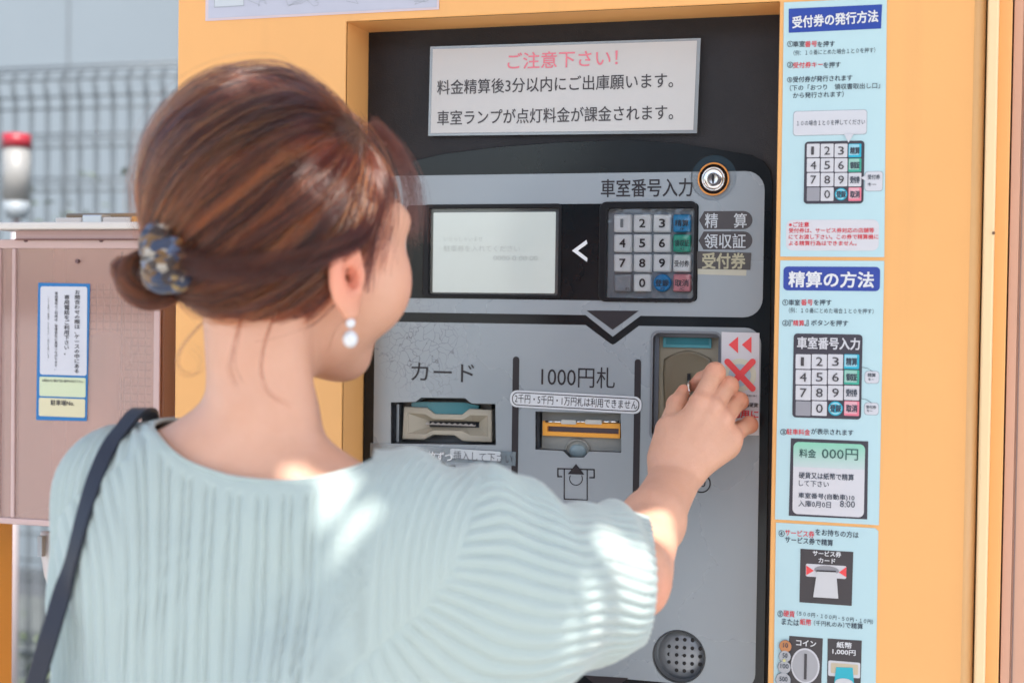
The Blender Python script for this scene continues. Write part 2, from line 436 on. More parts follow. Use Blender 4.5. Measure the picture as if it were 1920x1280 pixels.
# cabinet shell: front sheet with the opening, recess walls, body behind
plate('front_door', [(cxl, .08), (cxr, .08), (cxr, ctop-.02), (cxl, ctop-.02)], YF, YF+.003, YELLOW, mach,
      holes=[[(oxl, ozb), (oxr, ozb), (oxr, ozt), (oxl, ozt)]], bevel=.0012)
bm = bmesh.new()
e = .0006
for a, b in (((oxl, ozb), (oxl, ozt)), ((oxl, ozt), (oxr, ozt)), ((oxr, ozt), (oxr, ozb)), ((oxr, ozb), (oxl, ozb))):
    f = [bm.verts.new((a[0], YF+.003+e, a[1])), bm.verts.new((b[0], YF+.003+e, b[1])), bm.verts.new((b[0], .012, b[1])), bm.verts.new((a[0], .012, a[1]))]
    bm.faces.new(f)
obj('recess_surround', bm, YEDGE, mach)
bm = bmesh.new()   # folded edge of the door, slightly rounded, then the gap
tube(bm, [(cxr-.004, YF+.0045, .08), (cxr-.004, YF+.0045, ctop-.02)], .0062, 16)
obj('door_edge', bm, mat('yellow_paint_fold', (.80, .47, .20), .3), mach, True)
sx1 = on(1838, 640, YF).x; sx2 = on(1861, 640, YF-.012).x; sx3 = on(1884, 640, YF+.03).x
obj('door_gap', box(bmesh.new(), cxr+.001, sx1+.002, YF+.02, YF+.03, .06, ctop), mat('gap_dark', (.10, .045, .015), .8), mach)
obj('frame_flange', box(bmesh.new(), sx1+.0005, sx2, YF-.010, YF+.06, .05, ctop+.01), mat('pale_yellow_edge', (.88, .64, .36), .35), mach, bevel=.002)
obj('side_frame', box(bmesh.new(), sx2+.0005, sx3, YF+.012, .5, .05, ctop+.01), YEDGE, mach, bevel=.001)
bm = bmesh.new(); box(bm, cxl+.001, cxr-.001, .045, .45, .08, ctop-.02); obj('cabinet_body', bm, YEDGE, mach)
obj('left_side', box(bmesh.new(), cxl, cxl+.003, YF+.0035, .0445, .08, ctop-.021), YEDGE, mach)
obj('plinth', box(bmesh.new(), cxl+.01, cxr-.01, YF+.02, .44, 0, .079), mat('dark_base', (.05, .05, .055), .7), mach)
obj('top_cover', box(bmesh.new(), cxl-.01, cxr+.03, YF-.02, .47, ctop+.011, ctop+.04), YEDGE, mach, bevel=.004)
c_ = on(1863, 437, YF-.0105); bm = bmesh.new(); cyl(bm, (c_.x, c_.z), .0014, YF-.0115, YF-.0098, 12); obj('rivet', bm, mat('rivet_brown', (.15, .08, .05), .5), mach)

# neighbouring cabinet edge at far right
nb = empty('metal_locker', (on(1905, 640, 0).x+.1, .2, 0), 'pinkish-grey metal cabinet edge at the far right beside the pay machine', 'cabinet')
nx = on(1889, 640, YF+.02).x
PK = mat('dusty_pink_metal', (.62, .36, .25), .45, var=(3, .05))
obj('side_panel', box(bmesh.new(), nx, nx+.008, YF+.02, .5, 0, 2.05), PK, nb)
obj('door', box(bmesh.new(), nx+.0085, nx+.35, YF+.024, .5, 0, 2.05), PK, nb)
obj('seam', box(bmesh.new(), nx+.0098, nx+.0108, YF+.0225, YF+.0238, 0, 2.05), mat('seam_grey', (.25, .17, .15), .5), nb)

# ---- panel with openings
X = lambda *a: rect(*a)
kb = rect(1127, 380, 1306, 565); sb = rect(795, 384, 1052, 557)
co_o = rect(1220, 622, 1352, 826)
card = pp([(733, 754), (779, 753), (790, 745), (872, 746), (884, 756), (929, 757), (930, 834), (733, 831)])
note = pp([(1004, 771), (1164, 775), (1165, 848), (1105, 846), (1095, 857), (1068, 857), (1056, 845), (1004, 842)])
lockc = on(1338, 333); LR = .0228
spk = on(1273, 1230); SR = .0262
holes = [rr(*kb, r=.006), rr(*sb, r=.004), rr(*co_o, r=.007), card[::-1], note[::-1], circ(lockc.x, lockc.z, LR), circ(spk.x, spk.z, SR)]
fx0_, fx1_ = oxl+.0005, oxr-.0005+.05
# base plate: textured, seen above the arch
arch = pp([(676, 345), (760, 305), (830, 289), (930, 276), (1050, 267), (1180, 262), (1280, 270), (1370, 284), (1410, 291), (1432, 302), (1444, 318), (1449, 345)])
archo = [(oxl+.001, ozb+.002)] + [(oxl+.001, arch[0][1])] + arch + [(arch[-1][0]+.001, ozb+.002)]
base = plate('backing_panel', [(oxl+.0004, ozb), (oxr+.03, ozb), (oxr+.03, ozt+.02), (oxl+.0004, ozt+.02)], .004, .011, BLACK, mach, holes=holes)
face = plate('fascia', archo, 0, .0035, ACRYL, mach, holes=holes, bevel=.0004)

# grey printed areas
def V(outer, tip): pass
Yp = -.0004
up = rect(705, 325.5, 1432, 590)
upo = rr(*up, r=.019)
vl, vt, vr = pp([(1098, 592), (1149, 631), (1201, 592)])
zb = up[2]
# insert the V under the bottom edge
def with_v(o, pts, z):
    """outline starts bottom right (counter-clockwise): add pts along the bottom edge"""
    return [p for p in o] + pts
upo = with_v(upo, [(vl[0], zb), (vt[0], vt[1]), (vr[0], zb)], zb)
hx = math.sqrt(LR**2-(up[3]-lockc.z)**2); aR = math.atan2(up[3]-lockc.z, hx)
upo = upo[:14]+[(lockc.x+LR*math.cos(t), lockc.z+LR*math.sin(t)) for t in np.linspace(aR, -math.pi-aR, 33)]+upo[14:]
def dedupe(o): return o
gp = plate('upper_print', upo, Yp, -.00005, GREY, mach, holes=[rr(*kb, r=.006), rr(*sb, r=.004)])
lo_ = rect(699, 608.5, 1422, 1262)
loo = rr(*lo_, r=.016)
a1, a2, a3 = pp([(1098, 611), (1149, 646), (1198, 613)])
# top edge notch: find where the outline runs along the top (between corner 2 and corner 3)
n_ = 7
loo = loo[:2*n_] + [(a3[0], lo_[3]), (a2[0]+.003, a2[1]+.0015), (a2[0], a2[1]), (a2[0]-.003, a2[1]+.0015), (a1[0], lo_[3])] + loo[2*n_:]
lp = plate('lower_print', loo, Yp, -.00005, GREY, mach, holes=[rr(*co_o, r=.007), card[::-1], note[::-1], circ(spk.x, spk.z, SR)])
v1, v2, v3 = pp([(1088, 1257), (1138, 1300), (1186, 1265)])
lv = plate('lower_chevron', [(v1[0]+.004, v1[1]-.004), (v2[0], v2[1]), (v3[0]-.004, v3[1]-.003)], Yp-.0003, Yp-.0001, INK, mach)
film('bottom_print', rr(*rect(699, 1300, 1416, 1700), r=.016), -.0004, GREY, mach)

# black display zone and triangle
bz_ = rect(762, 383, 1309, 562)
film('display_zone', rr(*bz_, r=.004), Yp-.0004, ACRYL, mach, holes=[rr(*kb, r=.006), rr(*sb, r=.004)])
film('triangle_mark', pp([(1100, 582), (1198, 582.5), (1149, 618)])[::-1], Yp-.0004, INK, mach)
film('chevron_mark', pp([(1073, 470), (1100, 450), (1102, 457), (1084, 470), (1102, 484), (1101, 491)]), Yp-.0008, WHITEI, mach)
for x, y0, y1 in ((966, 668, 975), (1194, 673, 985)):
    q = rect(x-6, y0, x+6, y1); film('divider_bar', rr(*q, r=.004), Yp-.0004, INK, mach)

# screen
scr = obj('display', box(bmesh.new(), sb[0]-.001, sb[1]+.001, .0055, .008, sb[2]-.001, sb[3]+.001), mat('display_frame', (.16, .17, .18), .35), mach)
g = rect(806, 390, 1050, 553, .005)
plate('screen_bezel', rr(*rect(794, 383, 1053, 558), r=.004), -.0022, .0052, mat('bezel_black', (.010, .010, .012), .3, spec=.25), scr, holes=[rr(*rect(805, 390.5, 1047, 552), r=.002)], bevel=.0008)
lcd = rect(812, 398, 1041, 549, .0045)
plate('lcd', rr(*lcd, r=.001), .0042, .0052, mat('lcd_pale', (.80, .82, .79), .35, var=(12, .04)), scr); lcdm = MATS['lcd_pale'].node_tree.nodes['Principled BSDF']; lcdm.inputs['Emission Color'].default_value = (.8, .86, .82, 1); lcdm.inputs['Emission Strength'].default_value = .13
plate('screen_cover', rr(*rect(806, 391, 1046, 551), r=.001), .0012, .002, glassy('clear_cover', (.97, .98, .98), gloss=.05, rough=.12), scr)
LT = mat('faint_lcd_ink', (.775, .795, .77), .5)
text('駐車券を入れてください', 832, 975, 466, 12, LT, .0040, scr)
text('いらっしゃいませ', 832, 905, 448, 9, LT, .0040, scr)
text('0000 0 00 00', 925, 1008, 484, 9, LT, .0040, scr)

# keypad
kp = obj('keypad', box(bmesh.new(), kb[0]-.001, kb[1]+.001, .0075, .010, kb[2]-.001, kb[3]+.001), mat('keypad_bed', (.26, .30, .34), .45), mach)
plate('keypad_bezel', rr(*rect(1124, 378, 1307, 566.5), r=.007), -.0030, .0072, mat('bezel_black', (.02,.02,.02), .3), kp, holes=[rr(*rect(1137.5, 391, 1301, 559), r=.003)], bevel=.001)
KEYW = mat('key_white', (.92, .94, .95), .35, spec=.5)
keys = [['1','2','3','精算'], ['4','5','6','領収証'], ['7','8','9','受付券'], ['','0','登録','取消']]
KC = {'精算': mat('key_blue', (.02, .30, .62), .3), '領収証': mat('key_green', (.03, .42, .30), .3), '取消': mat('key_pink', (.75, .28, .32), .3),
      '登録': mat('key_cyan', (.01, .25, .60), .3), '': mat('key_blank', (.27, .31, .35), .4)}
for r_, row in enumerate(keys):
    for c_, s in enumerate(row):
        px, py = 1167+37.1*c_, 418.5+37.3*r_
        q = rect(px-16.3, py-16.3, px+16.3, py+16.3)
        cx_, cz_ = (q[0]+q[1])/2, (q[2]+q[3])/2; hw = (q[1]-q[0])/2
        bm = bmesh.new()
        if s == '登録':
            rings = [(hw, .0072), (hw, .0008), (hw*.90, -.0004), (hw*.72, -.0006), (hw*.55, .0002)]; shape = lambda R: circ(cx_, cz_, R, 24)
        else:
            rings = [(hw, .0072), (hw, .0010), (hw*.90, -.0003), (hw*.80, -.0005)]; shape = lambda R: rr(cx_-R, cx_+R, cz_-R, cz_+R, R*.16, 5)
        prev = None; seq = []
        for R, yy in rings:
            o_ = [bm.verts.new((a, yy, b)) for a, b in shape(R)]; seq.append(o_)
        if s != '登録':
            ang = [math.atan2(v.co.z-cz_, v.co.x-cx_) for v in seq[-1]]
            for R, yy in ((hw*.70, -.0004), (hw*.50, .0003), (hw*.2, .0008)):
                seq.append([bm.verts.new((cx_+R*math.cos(a), yy, cz_+R*math.sin(a))) for a in ang])
        for A, B in zip(seq, seq[1:]):
            for i in range(len(A)):
                j = (i+1) % len(A); bm.faces.new((A[i], A[j], B[j], B[i]))
        bm.faces.new(seq[-1])
        obj('key', bm, KC.get(s, KEYW), kp, True)
        if s in KC and s:
            lab = mat('ink_dark_soft', (.03, .05, .07), .5)
            if len(s) == 2: text(s, px-13, px+13, py, 12.5, lab, -.0009, kp, bold=.012)
            else: text(s, px-14, px+14, py, 12, lab, -.0009, kp, bold=.01)
            text({'精算': '/F', '領収証': '/RZ', '登録': '/F2', '取消': '/C'}[s], px-4, px+5, py+11, 5, lab, -.0009, kp)
        elif s == '受付券': text(s, px-14, px+14, py+1, 12, INK, -.0009, kp, bold=.005)
        elif s == '': text('/F1', px+5, px+12, py+11, 5, INK, -.0009, kp)
        else: text(s, px-(5.4 if s != '1' else 3.4), px+(5.4 if s != '1' else 1.2), py, 15.5, INK if s != '1' else mat('worn_ink', (.26, .29, .31), .5), -.0009, kp, bold=.028)
pf = rect(1139, 392, 1301, 559)
bm = bmesh.new(); nx_, nz_ = 34, 34; gv = []
nr = np.random.default_rng(3).normal(0, 1, (nz_+1, nx_+1))
for j in range(nz_+1):
    gv.append([bm.verts.new((pf[0]+(pf[1]-pf[0])*i/nx_, -.0014+.00013*nr[j, i]*(2.6 if (j < 2 or j > nz_-4 or i < 2 or i > nx_-4) else .35), pf[2]+(pf[3]-pf[2])*j/nz_)) for i in range(nx_+1)])
for j in range(nz_):
    for i in range(nx_): bm.faces.new((gv[j][i], gv[j][i+1], gv[j+1][i+1], gv[j+1][i]))
obj('protective_film', bm, glassy('crinkled_film', (.99, .99, .99), gloss=.07, rough=.1), kp, True)

# printing round the keypad
text('車室番号入力', 1127, 1298, 352, 34, INK, Yp-.0003, mach, bold=.012)
def tagshape(x0, y0, x1, y1, flat=False):
    xl, xr, zb, zt = rect(x0, y0, x1, y1); h = zt-zb; r = h/2; t = .005
    pts = [(xl, (zb+zt)/2), (xl+t, zb)]
    pts += [(xr-r+r*math.cos(rad(a)), (zb+zt)/2+r*math.sin(rad(a))) for a in range(-90, 91, 15)]
    return pts+[(xl+t, zt)]
film('tag_print', tagshape(1311, 396, 1411, 430), Yp-.0003, INKB, mach)
film('tag_print', tagshape(1310, 434, 1411, 468), Yp-.0003, INKB, mach)
GL = mat('light_grey_ink', (.50, .54, .58), .5)
text('精', 1322, 1346, 413.5, 27, GL, Yp-.0006, mach, bold=.012); text('算', 1376, 1400, 413.5, 27, GL, Yp-.0006, mach, bold=.012)
text('領収証', 1321, 1398, 452, 27, GL, Yp-.0006, mach, bold=.012)
rs = empty('reception_ticket_sticker', on(1358, 490, -.001), 'dark taped sticker with beige characters under the two arrow tags', 'sticker')
film('residue', pp([(1306, 500), (1400, 503), (1399, 517), (1306, 514)]), Yp-.0003, mat('tape_beige', (.46, .45, .37), .5), rs)
film('backing', pp([(1307, 471), (1409, 474), (1407, 506), (1307, 504), (1307, 500)]), Yp-.0007, mat('sticker_dark', (.075, .07, .07), .3), rs)
text('受付券', 1317, 1397, 489, 29, mat('beige_ink', (.40, .38, .27), .5), Yp-.001, rs, bold=.03)
text('SD-11 XJ FB SJM7', 1165, 1300, 565.5, 4.5, INK, -.0032, mach)

# lock
lk = plate('key_lock', circ(lockc.x, lockc.z, LR*1.0, 56), .0025, .0035, GREY, mach)
sub = on(1338, 336)
up_half = [(lockc.x+LR*math.cos(rad(a)), lockc.z+LR*math.sin(rad(a))) for a in np.linspace(math.degrees(aR)+1, 179-math.degrees(aR), 30)]
film('dark_sector', up_half, .0018, mat('lock_dark', (.012, .03, .045), .25), lk)
bm = bmesh.new(); tube(bm, [(sub.x+.0150*math.cos(t), -.0012, sub.z+.0157*math.sin(t)) for t in np.linspace(0, 2*math.pi, 49)[:-1]], .0009, 8, closed=True)
obj('orange_ring', bm, mat('amber_ring', (.75, .30, .07), .3), lk, True)
bm = bmesh.new(); cyl(bm, (sub.x, sub.z), .0150, -.0012, .0022, 48); obj('lock_collar', bm, mat('lock_black', (.01, .012, .016), .25), lk, True)
bm = bmesh.new(); tube(bm, [(sub.x+.0108*math.cos(t), -.0022, sub.z+.0112*math.sin(t)) for t in np.linspace(0, 2*math.pi, 49)[:-1]], .0010, 8, closed=True)
obj('chrome_ring', bm, STEEL, lk, True)
bm = bmesh.new(); cc = [(.0100, -.0018), (.0098, -.0034), (.0085, -.0040), (.004, -.0036), (.0005, -.0034)]
prev = None
for R, yy in cc:
    cur = [bm.verts.new((sub.x+R*math.cos(t), yy, sub.z+R*1.03*math.sin(t))) for t in np.linspace(0, 2*math.pi, 41)[:-1]]
    if prev:
        for i in range(40): bm.faces.new((prev[i], prev[(i+1) % 40], cur[(i+1) % 40], cur[i]))
    prev = cur
bm.faces.new(prev); obj('lock_cylinder', bm, STEEL, lk, True)
obj('keyhole', box(bmesh.new(), sub.x-.0009, sub.x+.0009, -.0046, -.0033, sub.z-.0042, sub.z+.0040), DARKWELL, lk)

# card slot
text('カード', 771, 889, 698, 34, INK, Yp-.0004, mach, bold=.002)
cs = well('card_slot', card, .0045, .030, WELL, mach, 1.0)
q = lambda a, b, y: pp([(a, b)], y)[0]
yc = .010
mouth = pp([(757, 762), (800, 764), (815, 776), (866, 777), (880, 766), (922, 768), (922, 829), (868, 827), (852, 816), (812, 815), (795, 824), (754, 823)], yc)
mh_ = [(766, 775), (797, 777), (812, 786), (868, 787), (882, 779), (914, 780), (914, 817), (882, 815), (866, 807), (812, 806), (797, 813), (766, 811)]
mh = pp(mh_, yc)
sh = pp([(min(892, max(799, a)), (791 if b < 800 else 802)+(a-845)*.012) for a, b in mh_], yc)
plate('mouthpiece', mouth[::-1], yc, .029, CREAM, cs, holes=[mh], bevel=.001)
bm = bmesh.new()
f_ = [bm.verts.new((x, yc+.0005, z)) for x, z in mh]; b_ = [bm.verts.new((x, yc+.012, z)) for x, z in sh]
for i in range(12): bm.faces.new((f_[i], f_[(i+1) % 12], b_[(i+1) % 12], b_[i]))
obj('funnel', bm, CREAM, cs)
sl = rect(799, 792.5, 892, 800, yc+.011); bm = bmesh.new(); box(bm, sl[0], sl[1], yc+.0118, yc+.0125, sl[2]-.002, sl[3]+.002); obj('slot_back', bm, DARKWELL, cs)
bm = bmesh.new(); nt_ = 9
zm = (sl[2]+sl[3])/2; pts = []
for i in range(nt_*4+1):
    pts.append((sl[0]+(sl[1]-sl[0])*i/(nt_*4), zm+.0013+.0009*math.sin(i*math.pi/2)))
poly = pts+[(sl[1], zm-.0004), (sl[0], zm-.0004)]
prism(bm, poly[::-1], yc+.0095, yc+.0115); obj('slot_teeth', bm, mat('teeth_grey', (.45, .42, .40), .4), cs)
tl = pp([(787, 753), (870, 754), (898, 760), (897, 768), (880, 768), (866, 778), (814, 777), (800, 764), (772, 762), (772, 754)], .014)
plate('teal_window', tl[::-1], .013, .020, TEAL, cs)
plate('slot_shutter', rr(*rect(757, 751, 922, 766, .022)), .021, .0225, mat('taupe_plastic', (.20, .18, .16), .5), cs)
plate('side_rail', rr(*rect(744, 757, 749, 828, .012)), .010, .022, mat('rail_steel', (.30, .33, .36), .3, metal=.7), cs)

# banknote slot
text('1000円札', 1015, 1153, 706.5, 39, INK, Yp-.0004, mach, bold=.0, rot=-.004)
ns = well('banknote_slot', note, .0045, .030, WELL, mach)
yn = .007
plate('flap', rr(*rect(1016, 773, 1165, 849, yn+.006), r=.002), yn+.006, yn+.01, mat('flap_grey', (.30, .31, .29), .4), ns)
fo = rect(1017, 791, 1163, 819, yn); fi = rect(1026, 801, 1160, 811, yn)
plate('orange_frame', rr(*fo), yn, yn+.0055, ORANGEP, ns, holes=[rr(*fi)], bevel=.0005)
plate('note_opening', rr(*rect(1022, 797, 1163, 816, yn+.005)), yn+.0045, yn+.0055, mat('slot_purple_grey', (.10, .085, .10), .4), ns)
for a, b in ((1052, 1080), (1097, 1128)):
    plate('hinge_block', rr(*rect(a, 787, b, 795, yn-.002), r=.001), yn-.002, yn+.003, mat('pale_plastic', (.50, .50, .46), .4), ns)
for a, b in ((1023, 1052), (1080, 1097), (1128, 1161)):
    p0, p1 = on(a, 790, yn-.001), on(b, 790.5, yn-.001); bm = bmesh.new(); tube(bm, [p0, p1], .0011, 8); obj('hinge_pin', bm, STEEL, ns, True)
c1 = on(1081, 845, yn)
bm = bmesh.new(); tube(bm, [(c1.x+.0125*math.cos(t), yn+.0045, c1.z+.011*math.sin(t)) for t in np.linspace(0, math.pi, 17)], .0012, 6); obj('thumb_arc', bm, mat('flap_grey', (.3, .3, .3), .4), ns, True)
bm = bmesh.new(); sphere(bm, (c1.x, yn+.006, c1.z-.001), (.0095, .003, .0075)); obj('thumb_tab', bm, mat('tab_blue', (.25, .33, .36), .3), ns, True)
# note pictogram
bm = bmesh.new()
def stroke(bm, pts, wdt, y=-.0009, closed=False):
    P = [Vector((on(a, b, y).x, 0, on(a, b, y).z)) for a, b in pts]
    segs = list(zip(P, P[1:]+P[:1])) if closed else list(zip(P, P[1:]))
    for A, B in segs:
        d = (B-A).normalized(); nrm = Vector((-d.z, 0, d.x))*wdt/2; A2, B2 = A-d*wdt/2, B+d*wdt/2
        f = [bm.verts.new((p.x, y, p.z)) for p in (A2+nrm, B2+nrm, B2-nrm, A2-nrm)]; bm.faces.new(f)
stroke(bm, [(1053, 893), (1046, 893), (1046, 878), (1114, 880), (1114, 895), (1106, 895)], .0013)
stroke(bm, [(1058, 879), (1058, 935), (1101, 937), (1101, 880)], .0011, y=-.00085)
stroke(bm, [(1080+12*math.cos(t), 897+12*math.sin(t)) for t in np.linspace(-.5, math.pi+.5, 18)], .0008, y=-.0008)
obj('note_pictogram', bm, INK, mach)
film('arrow_mark', pp([(1065, 888), (1096, 889), (1080.5, 869)]), -.0012, INK, mach)
film('arrow_mark', pp([(812, 880), (848, 881), (830, 863)]), -.0012, INK, mach)
bm = bmesh.new(); stroke(bm, [(840, 873), (853, 873), (853, 890), (845, 890)], .0013); stroke(bm, [(815, 881), (815, 935), (850, 936), (850, 881)], .0011, y=-.00085); obj('card_pictogram', bm, INK, mach)
# coin value mark
bm = bmesh.new(); stroke(bm, [(1315+16.5*math.cos(t), 906+16.5*math.sin(t)) for t in np.linspace(0, 2*math.pi, 33)], .0011); obj('coin_value_mark', bm, INK, mach)
text('10', 1305, 1323, 905, 15, INK, -.0009, mach)

# coin slot
cw = well('coin_slot', rr(*co_o, r=.007), .0045, .036, mat('coin_recess_grey', (.19, .20, .235), .35, spec=.5), mach)
plate('recess_rim', rr(*rect(1219, 620.5, 1353, 827.5), r=.0075), -.0012, .0002, mat('rim_grey', (.20, .215, .24), .3, metal=.3), cw, holes=[rr(*rect(1223.5, 625, 1350, 823), r=.0065)])
ci = rect(1235, 632, 1346, 830, .014)
plate('bezel', rr(*rect(1226, 626, 1351, 836, .012)), .0125, .0135, mat('steel_blue', (.17, .185, .22), .35, metal=.2), cw, holes=[rr(*ci, r=.0006)])
plate('coin_plate', rr(ci[0]-.001, ci[1]+.001, ci[2]-.001, ci[3]+.001), .020, .024, mat('tan_plastic', (.33, .29, .215), .35), cw)
plate('teal_strip', rr(*rect(1243, 633, 1334, 652, .017)), .0165, .0195, mat('teal_light', (.09, .33, .38), .3), cw, bevel=.0006)
plate('teal_inset', rr(*rect(1249, 633, 1329, 646, .0155)), .0155, .0164, TEAL, cw)
ar = [(1247, 838), (1245, 760), (1243, 700), (1245, 673)] + [(1245+88*t, 673-16*math.sin(math.pi*t)) for t in np.linspace(.08, .92, 12)] + [(1333, 673), (1336, 700), (1336, 760), (1334, 838)]
f1 = [(p[0], p[1]) for p in pp(ar, .0185)]
bm = bmesh.new()
cx_, cz_ = sum(p[0] for p in f1)/len(f1), sum(p[1] for p in f1)/len(f1)
R_ = []
for s_, yy in ((1, .0199), (1.0, .0188), (.93, .0178), (.84, .0186), (.6, .0192), (.2, .0195)):
    R_.append([bm.verts.new((cx_+(x-cx_)*s_, yy, cz_+(z-cz_)*s_)) for x, z in f1])
for A, B in zip(R_, R_[1:]):
    for i in range(len(A)): bm.faces.new((A[i], A[(i+1) % len(A)], B[(i+1) % len(A)], B[i]))
bm.faces.new(R_[-1]); obj('coin_dish', bm, mat('olive_tan_plastic', (.20, .165, .11), .3, spec=.6), cw, True)
qs = rect(1288, 700, 1294, 765, .0165); obj('coin_opening', box(bmesh.new(), qs[0], qs[1], .0165, .0176, qs[2], qs[3]), DARKWELL, cw)

# loudspeaker
sp = well('loudspeaker', circ(spk.x, spk.z, SR), .0045, .0125, mat('speaker_grey', (.22, .24, .26), .4, metal=.3), mach, .96)
bm = bmesh.new(); tube(bm, [(spk.x+SR*math.cos(t), -.0004, spk.z+SR*math.sin(t)) for t in np.linspace(0, 2*math.pi, 57)[:-1]], .0009, 8, closed=True); obj('speaker_rim', bm, mat('rim_dark', (.05, .055, .06), .3), sp, True)
bm = bmesh.new()
seq = []
for R, yy in ((SR*.95, .0120), (SR*.8, .0085), (SR*.5, .0068), (SR*.02, .0062)):
    seq.append([bm.verts.new((spk.x+.002+R*math.cos(t), yy, spk.z+R*math.sin(t))) for t in np.linspace(0, 2*math.pi, 41)[:-1]])
for A, B in zip(seq, seq[1:]):
    for i in range(40): bm.faces.new((A[i], A[(i+1) % 40], B[(i+1) % 40], B[i]))
obj('speaker_grille', bm, mat('grille_grey', (.30, .32, .345), .35, metal=.3), sp, True)
hp = on(14.6+1273, 1228).x-on(1273, 1228).x
for i in range(-2, 3):
    for j in range(-2, 3):
        if abs(i) == 2 and abs(j) == 2: continue
        bm = bmesh.new(); cyl(bm, (spk.x+.0045+i*hp, spk.z+j*hp), .0019, .0060 if max(abs(i), abs(j)) < 2 else .0068, .0105, 14)
        obj('sound_hole', bm, DARKWELL, sp)
# ================================================================ SIGNS AND STICKERS
def quad(pts, y): return pp(pts, y)
# laminated notice
yn = -.0030
no = empty('laminated_notice', on(1058, 165, yn), 'white laminated notice with pink heading taped above the grey control panel', 'notice')
film('laminate', quad([(803, 255), (1307, 250), (1314, 72), (807, 88)], yn), yn-.0004, glassy('laminate_film', (.80, .84, .86), gloss=.09, rough=.15, opacity=.45, body=(.55, .6, .64)), no)
film('paper', quad([(808, 250), (1300, 244), (1307, 77), (812, 93)], yn), yn-.0009, mat('notice_paper', (.57, .565, .56), .35, spec=.4, var=(3, .04)), no)
text('ご注意下さい！', 952, 1158, 111.5, 31, PINKI, yn-.0013, no, bold=.012)
text('料金精算後3分以内にご出庫願います。', 820, 1262, 157.5, 28, INKB, yn-.0013, no, bold=.006)
text('車室ランプが点灯料金が課金されます。', 820, 1262, 216, 28, INKB, yn-.0013, no, bold=.006)

# map poster on the cabinet top left
yp = YF-.0008
po = empty('map_poster', on(600, 0, yp), 'pale lavender laminated map poster at the top of the yellow machine', 'poster')
film('laminate', quad([(385, 40), (823, 18), (826, -300), (388, -300)], yp), yp, mat('laminate_pink', (.66, .55, .58), .3), po)
film('paper', quad([(391, 35), (819, 14), (820, -294), (393, -294)], yp), yp-.0004, mat('map_paper', (.50, .51, .60), .3, var=(6, .06)), po)
film('legend_box', quad([(402, 14), (457, 11), (457, -40), (402, -40)], yp), yp-.0007, mat('map_box', (.56, .60, .64), .35), po)
bm = bmesh.new()
for k in range(12):
    x0, y0 = random.uniform(430, 810), random.uniform(-60, 10); p = [(x0, y0)]
    for i in range(6): x0 += random.uniform(-25, 25); y0 += random.uniform(-14, 16); p.append((min(815, max(400, x0)), min(12, y0)))
    stroke(bm, p, .0005, y=yp-.0006); obj('map_line', bm, mat('map_line', (.34, .37, .42), .5), po); bm = bmesh.new()
stroke(bm, [(402, 14), (457, 11), (457, -40), (402, -40)], .0007, y=yp-.0009, closed=True)
obj('legend_frame', bm, mat('map_line', (.34, .37, .42), .5), po)

# banknote warning label
yl = -.0016
wl = empty('banknote_label', on(1080, 752, yl), 'white rounded label with black outline above the banknote slot', 'sticker')
def rotated(outline, a):
    cx = sum(p[0] for p in outline)/len(outline); cz = sum(p[1] for p in outline)/len(outline)
    return [(cx+(x-cx)*math.cos(a)-(z-cz)*math.sin(a), cz+(x-cx)*math.sin(a)+(z-cz)*math.cos(a)) for x, z in outline]
A_ = -.022
film('backing', rotated(rr(*rect(957, 737, 1203.5, 769), r=.0075), A_), yl, mat('label_white', (.62, .64, .67), .35), wl)
film('outline_print', rotated(rr(*rect(961, 740.5, 1199.5, 765.5), r=.006), A_), yl-.0003, INK, wl)
film('face_print', rotated(rr(*rect(962.7, 742.2, 1197.8, 763.8), r=.0052), A_), yl-.0006, MATS['label_white'], wl)
text('2千円・5千円・1万円札は利用できません', 965, 1195, 752.5, 17, INK, yl-.0009, wl, rot=A_, bold=.0)

# worn tape strip under the card slot
yt = -.0016
ts = empty('tape_strip', on(832, 850, yt), 'worn translucent tape strip with peeling characters below the card slot', 'tape')
film('film', rotated(rr(*rect(695, 838, 968, 864), r=.0), -.018), yt, glassy('tape_film', (.75, .82, .86), gloss=.12, rough=.2, opacity=.35, body=(.36, .44, .50)), ts)
film('white_patch', rotated(rr(*rect(845, 843, 940, 861), r=.002), -.02), yt-.0003, mat('patch', (.50, .54, .57), .5), ts)
text('券は1枚ずつ', 762, 848, 854, 17, WHITEI, yt-.0006, ts, rot=-.02, bold=.02)
text('挿入して下さい', 850, 960, 856.5, 18, mat('worn_ink2', (.12, .13, .15), .5), yt-.0006, ts, rot=-.02)

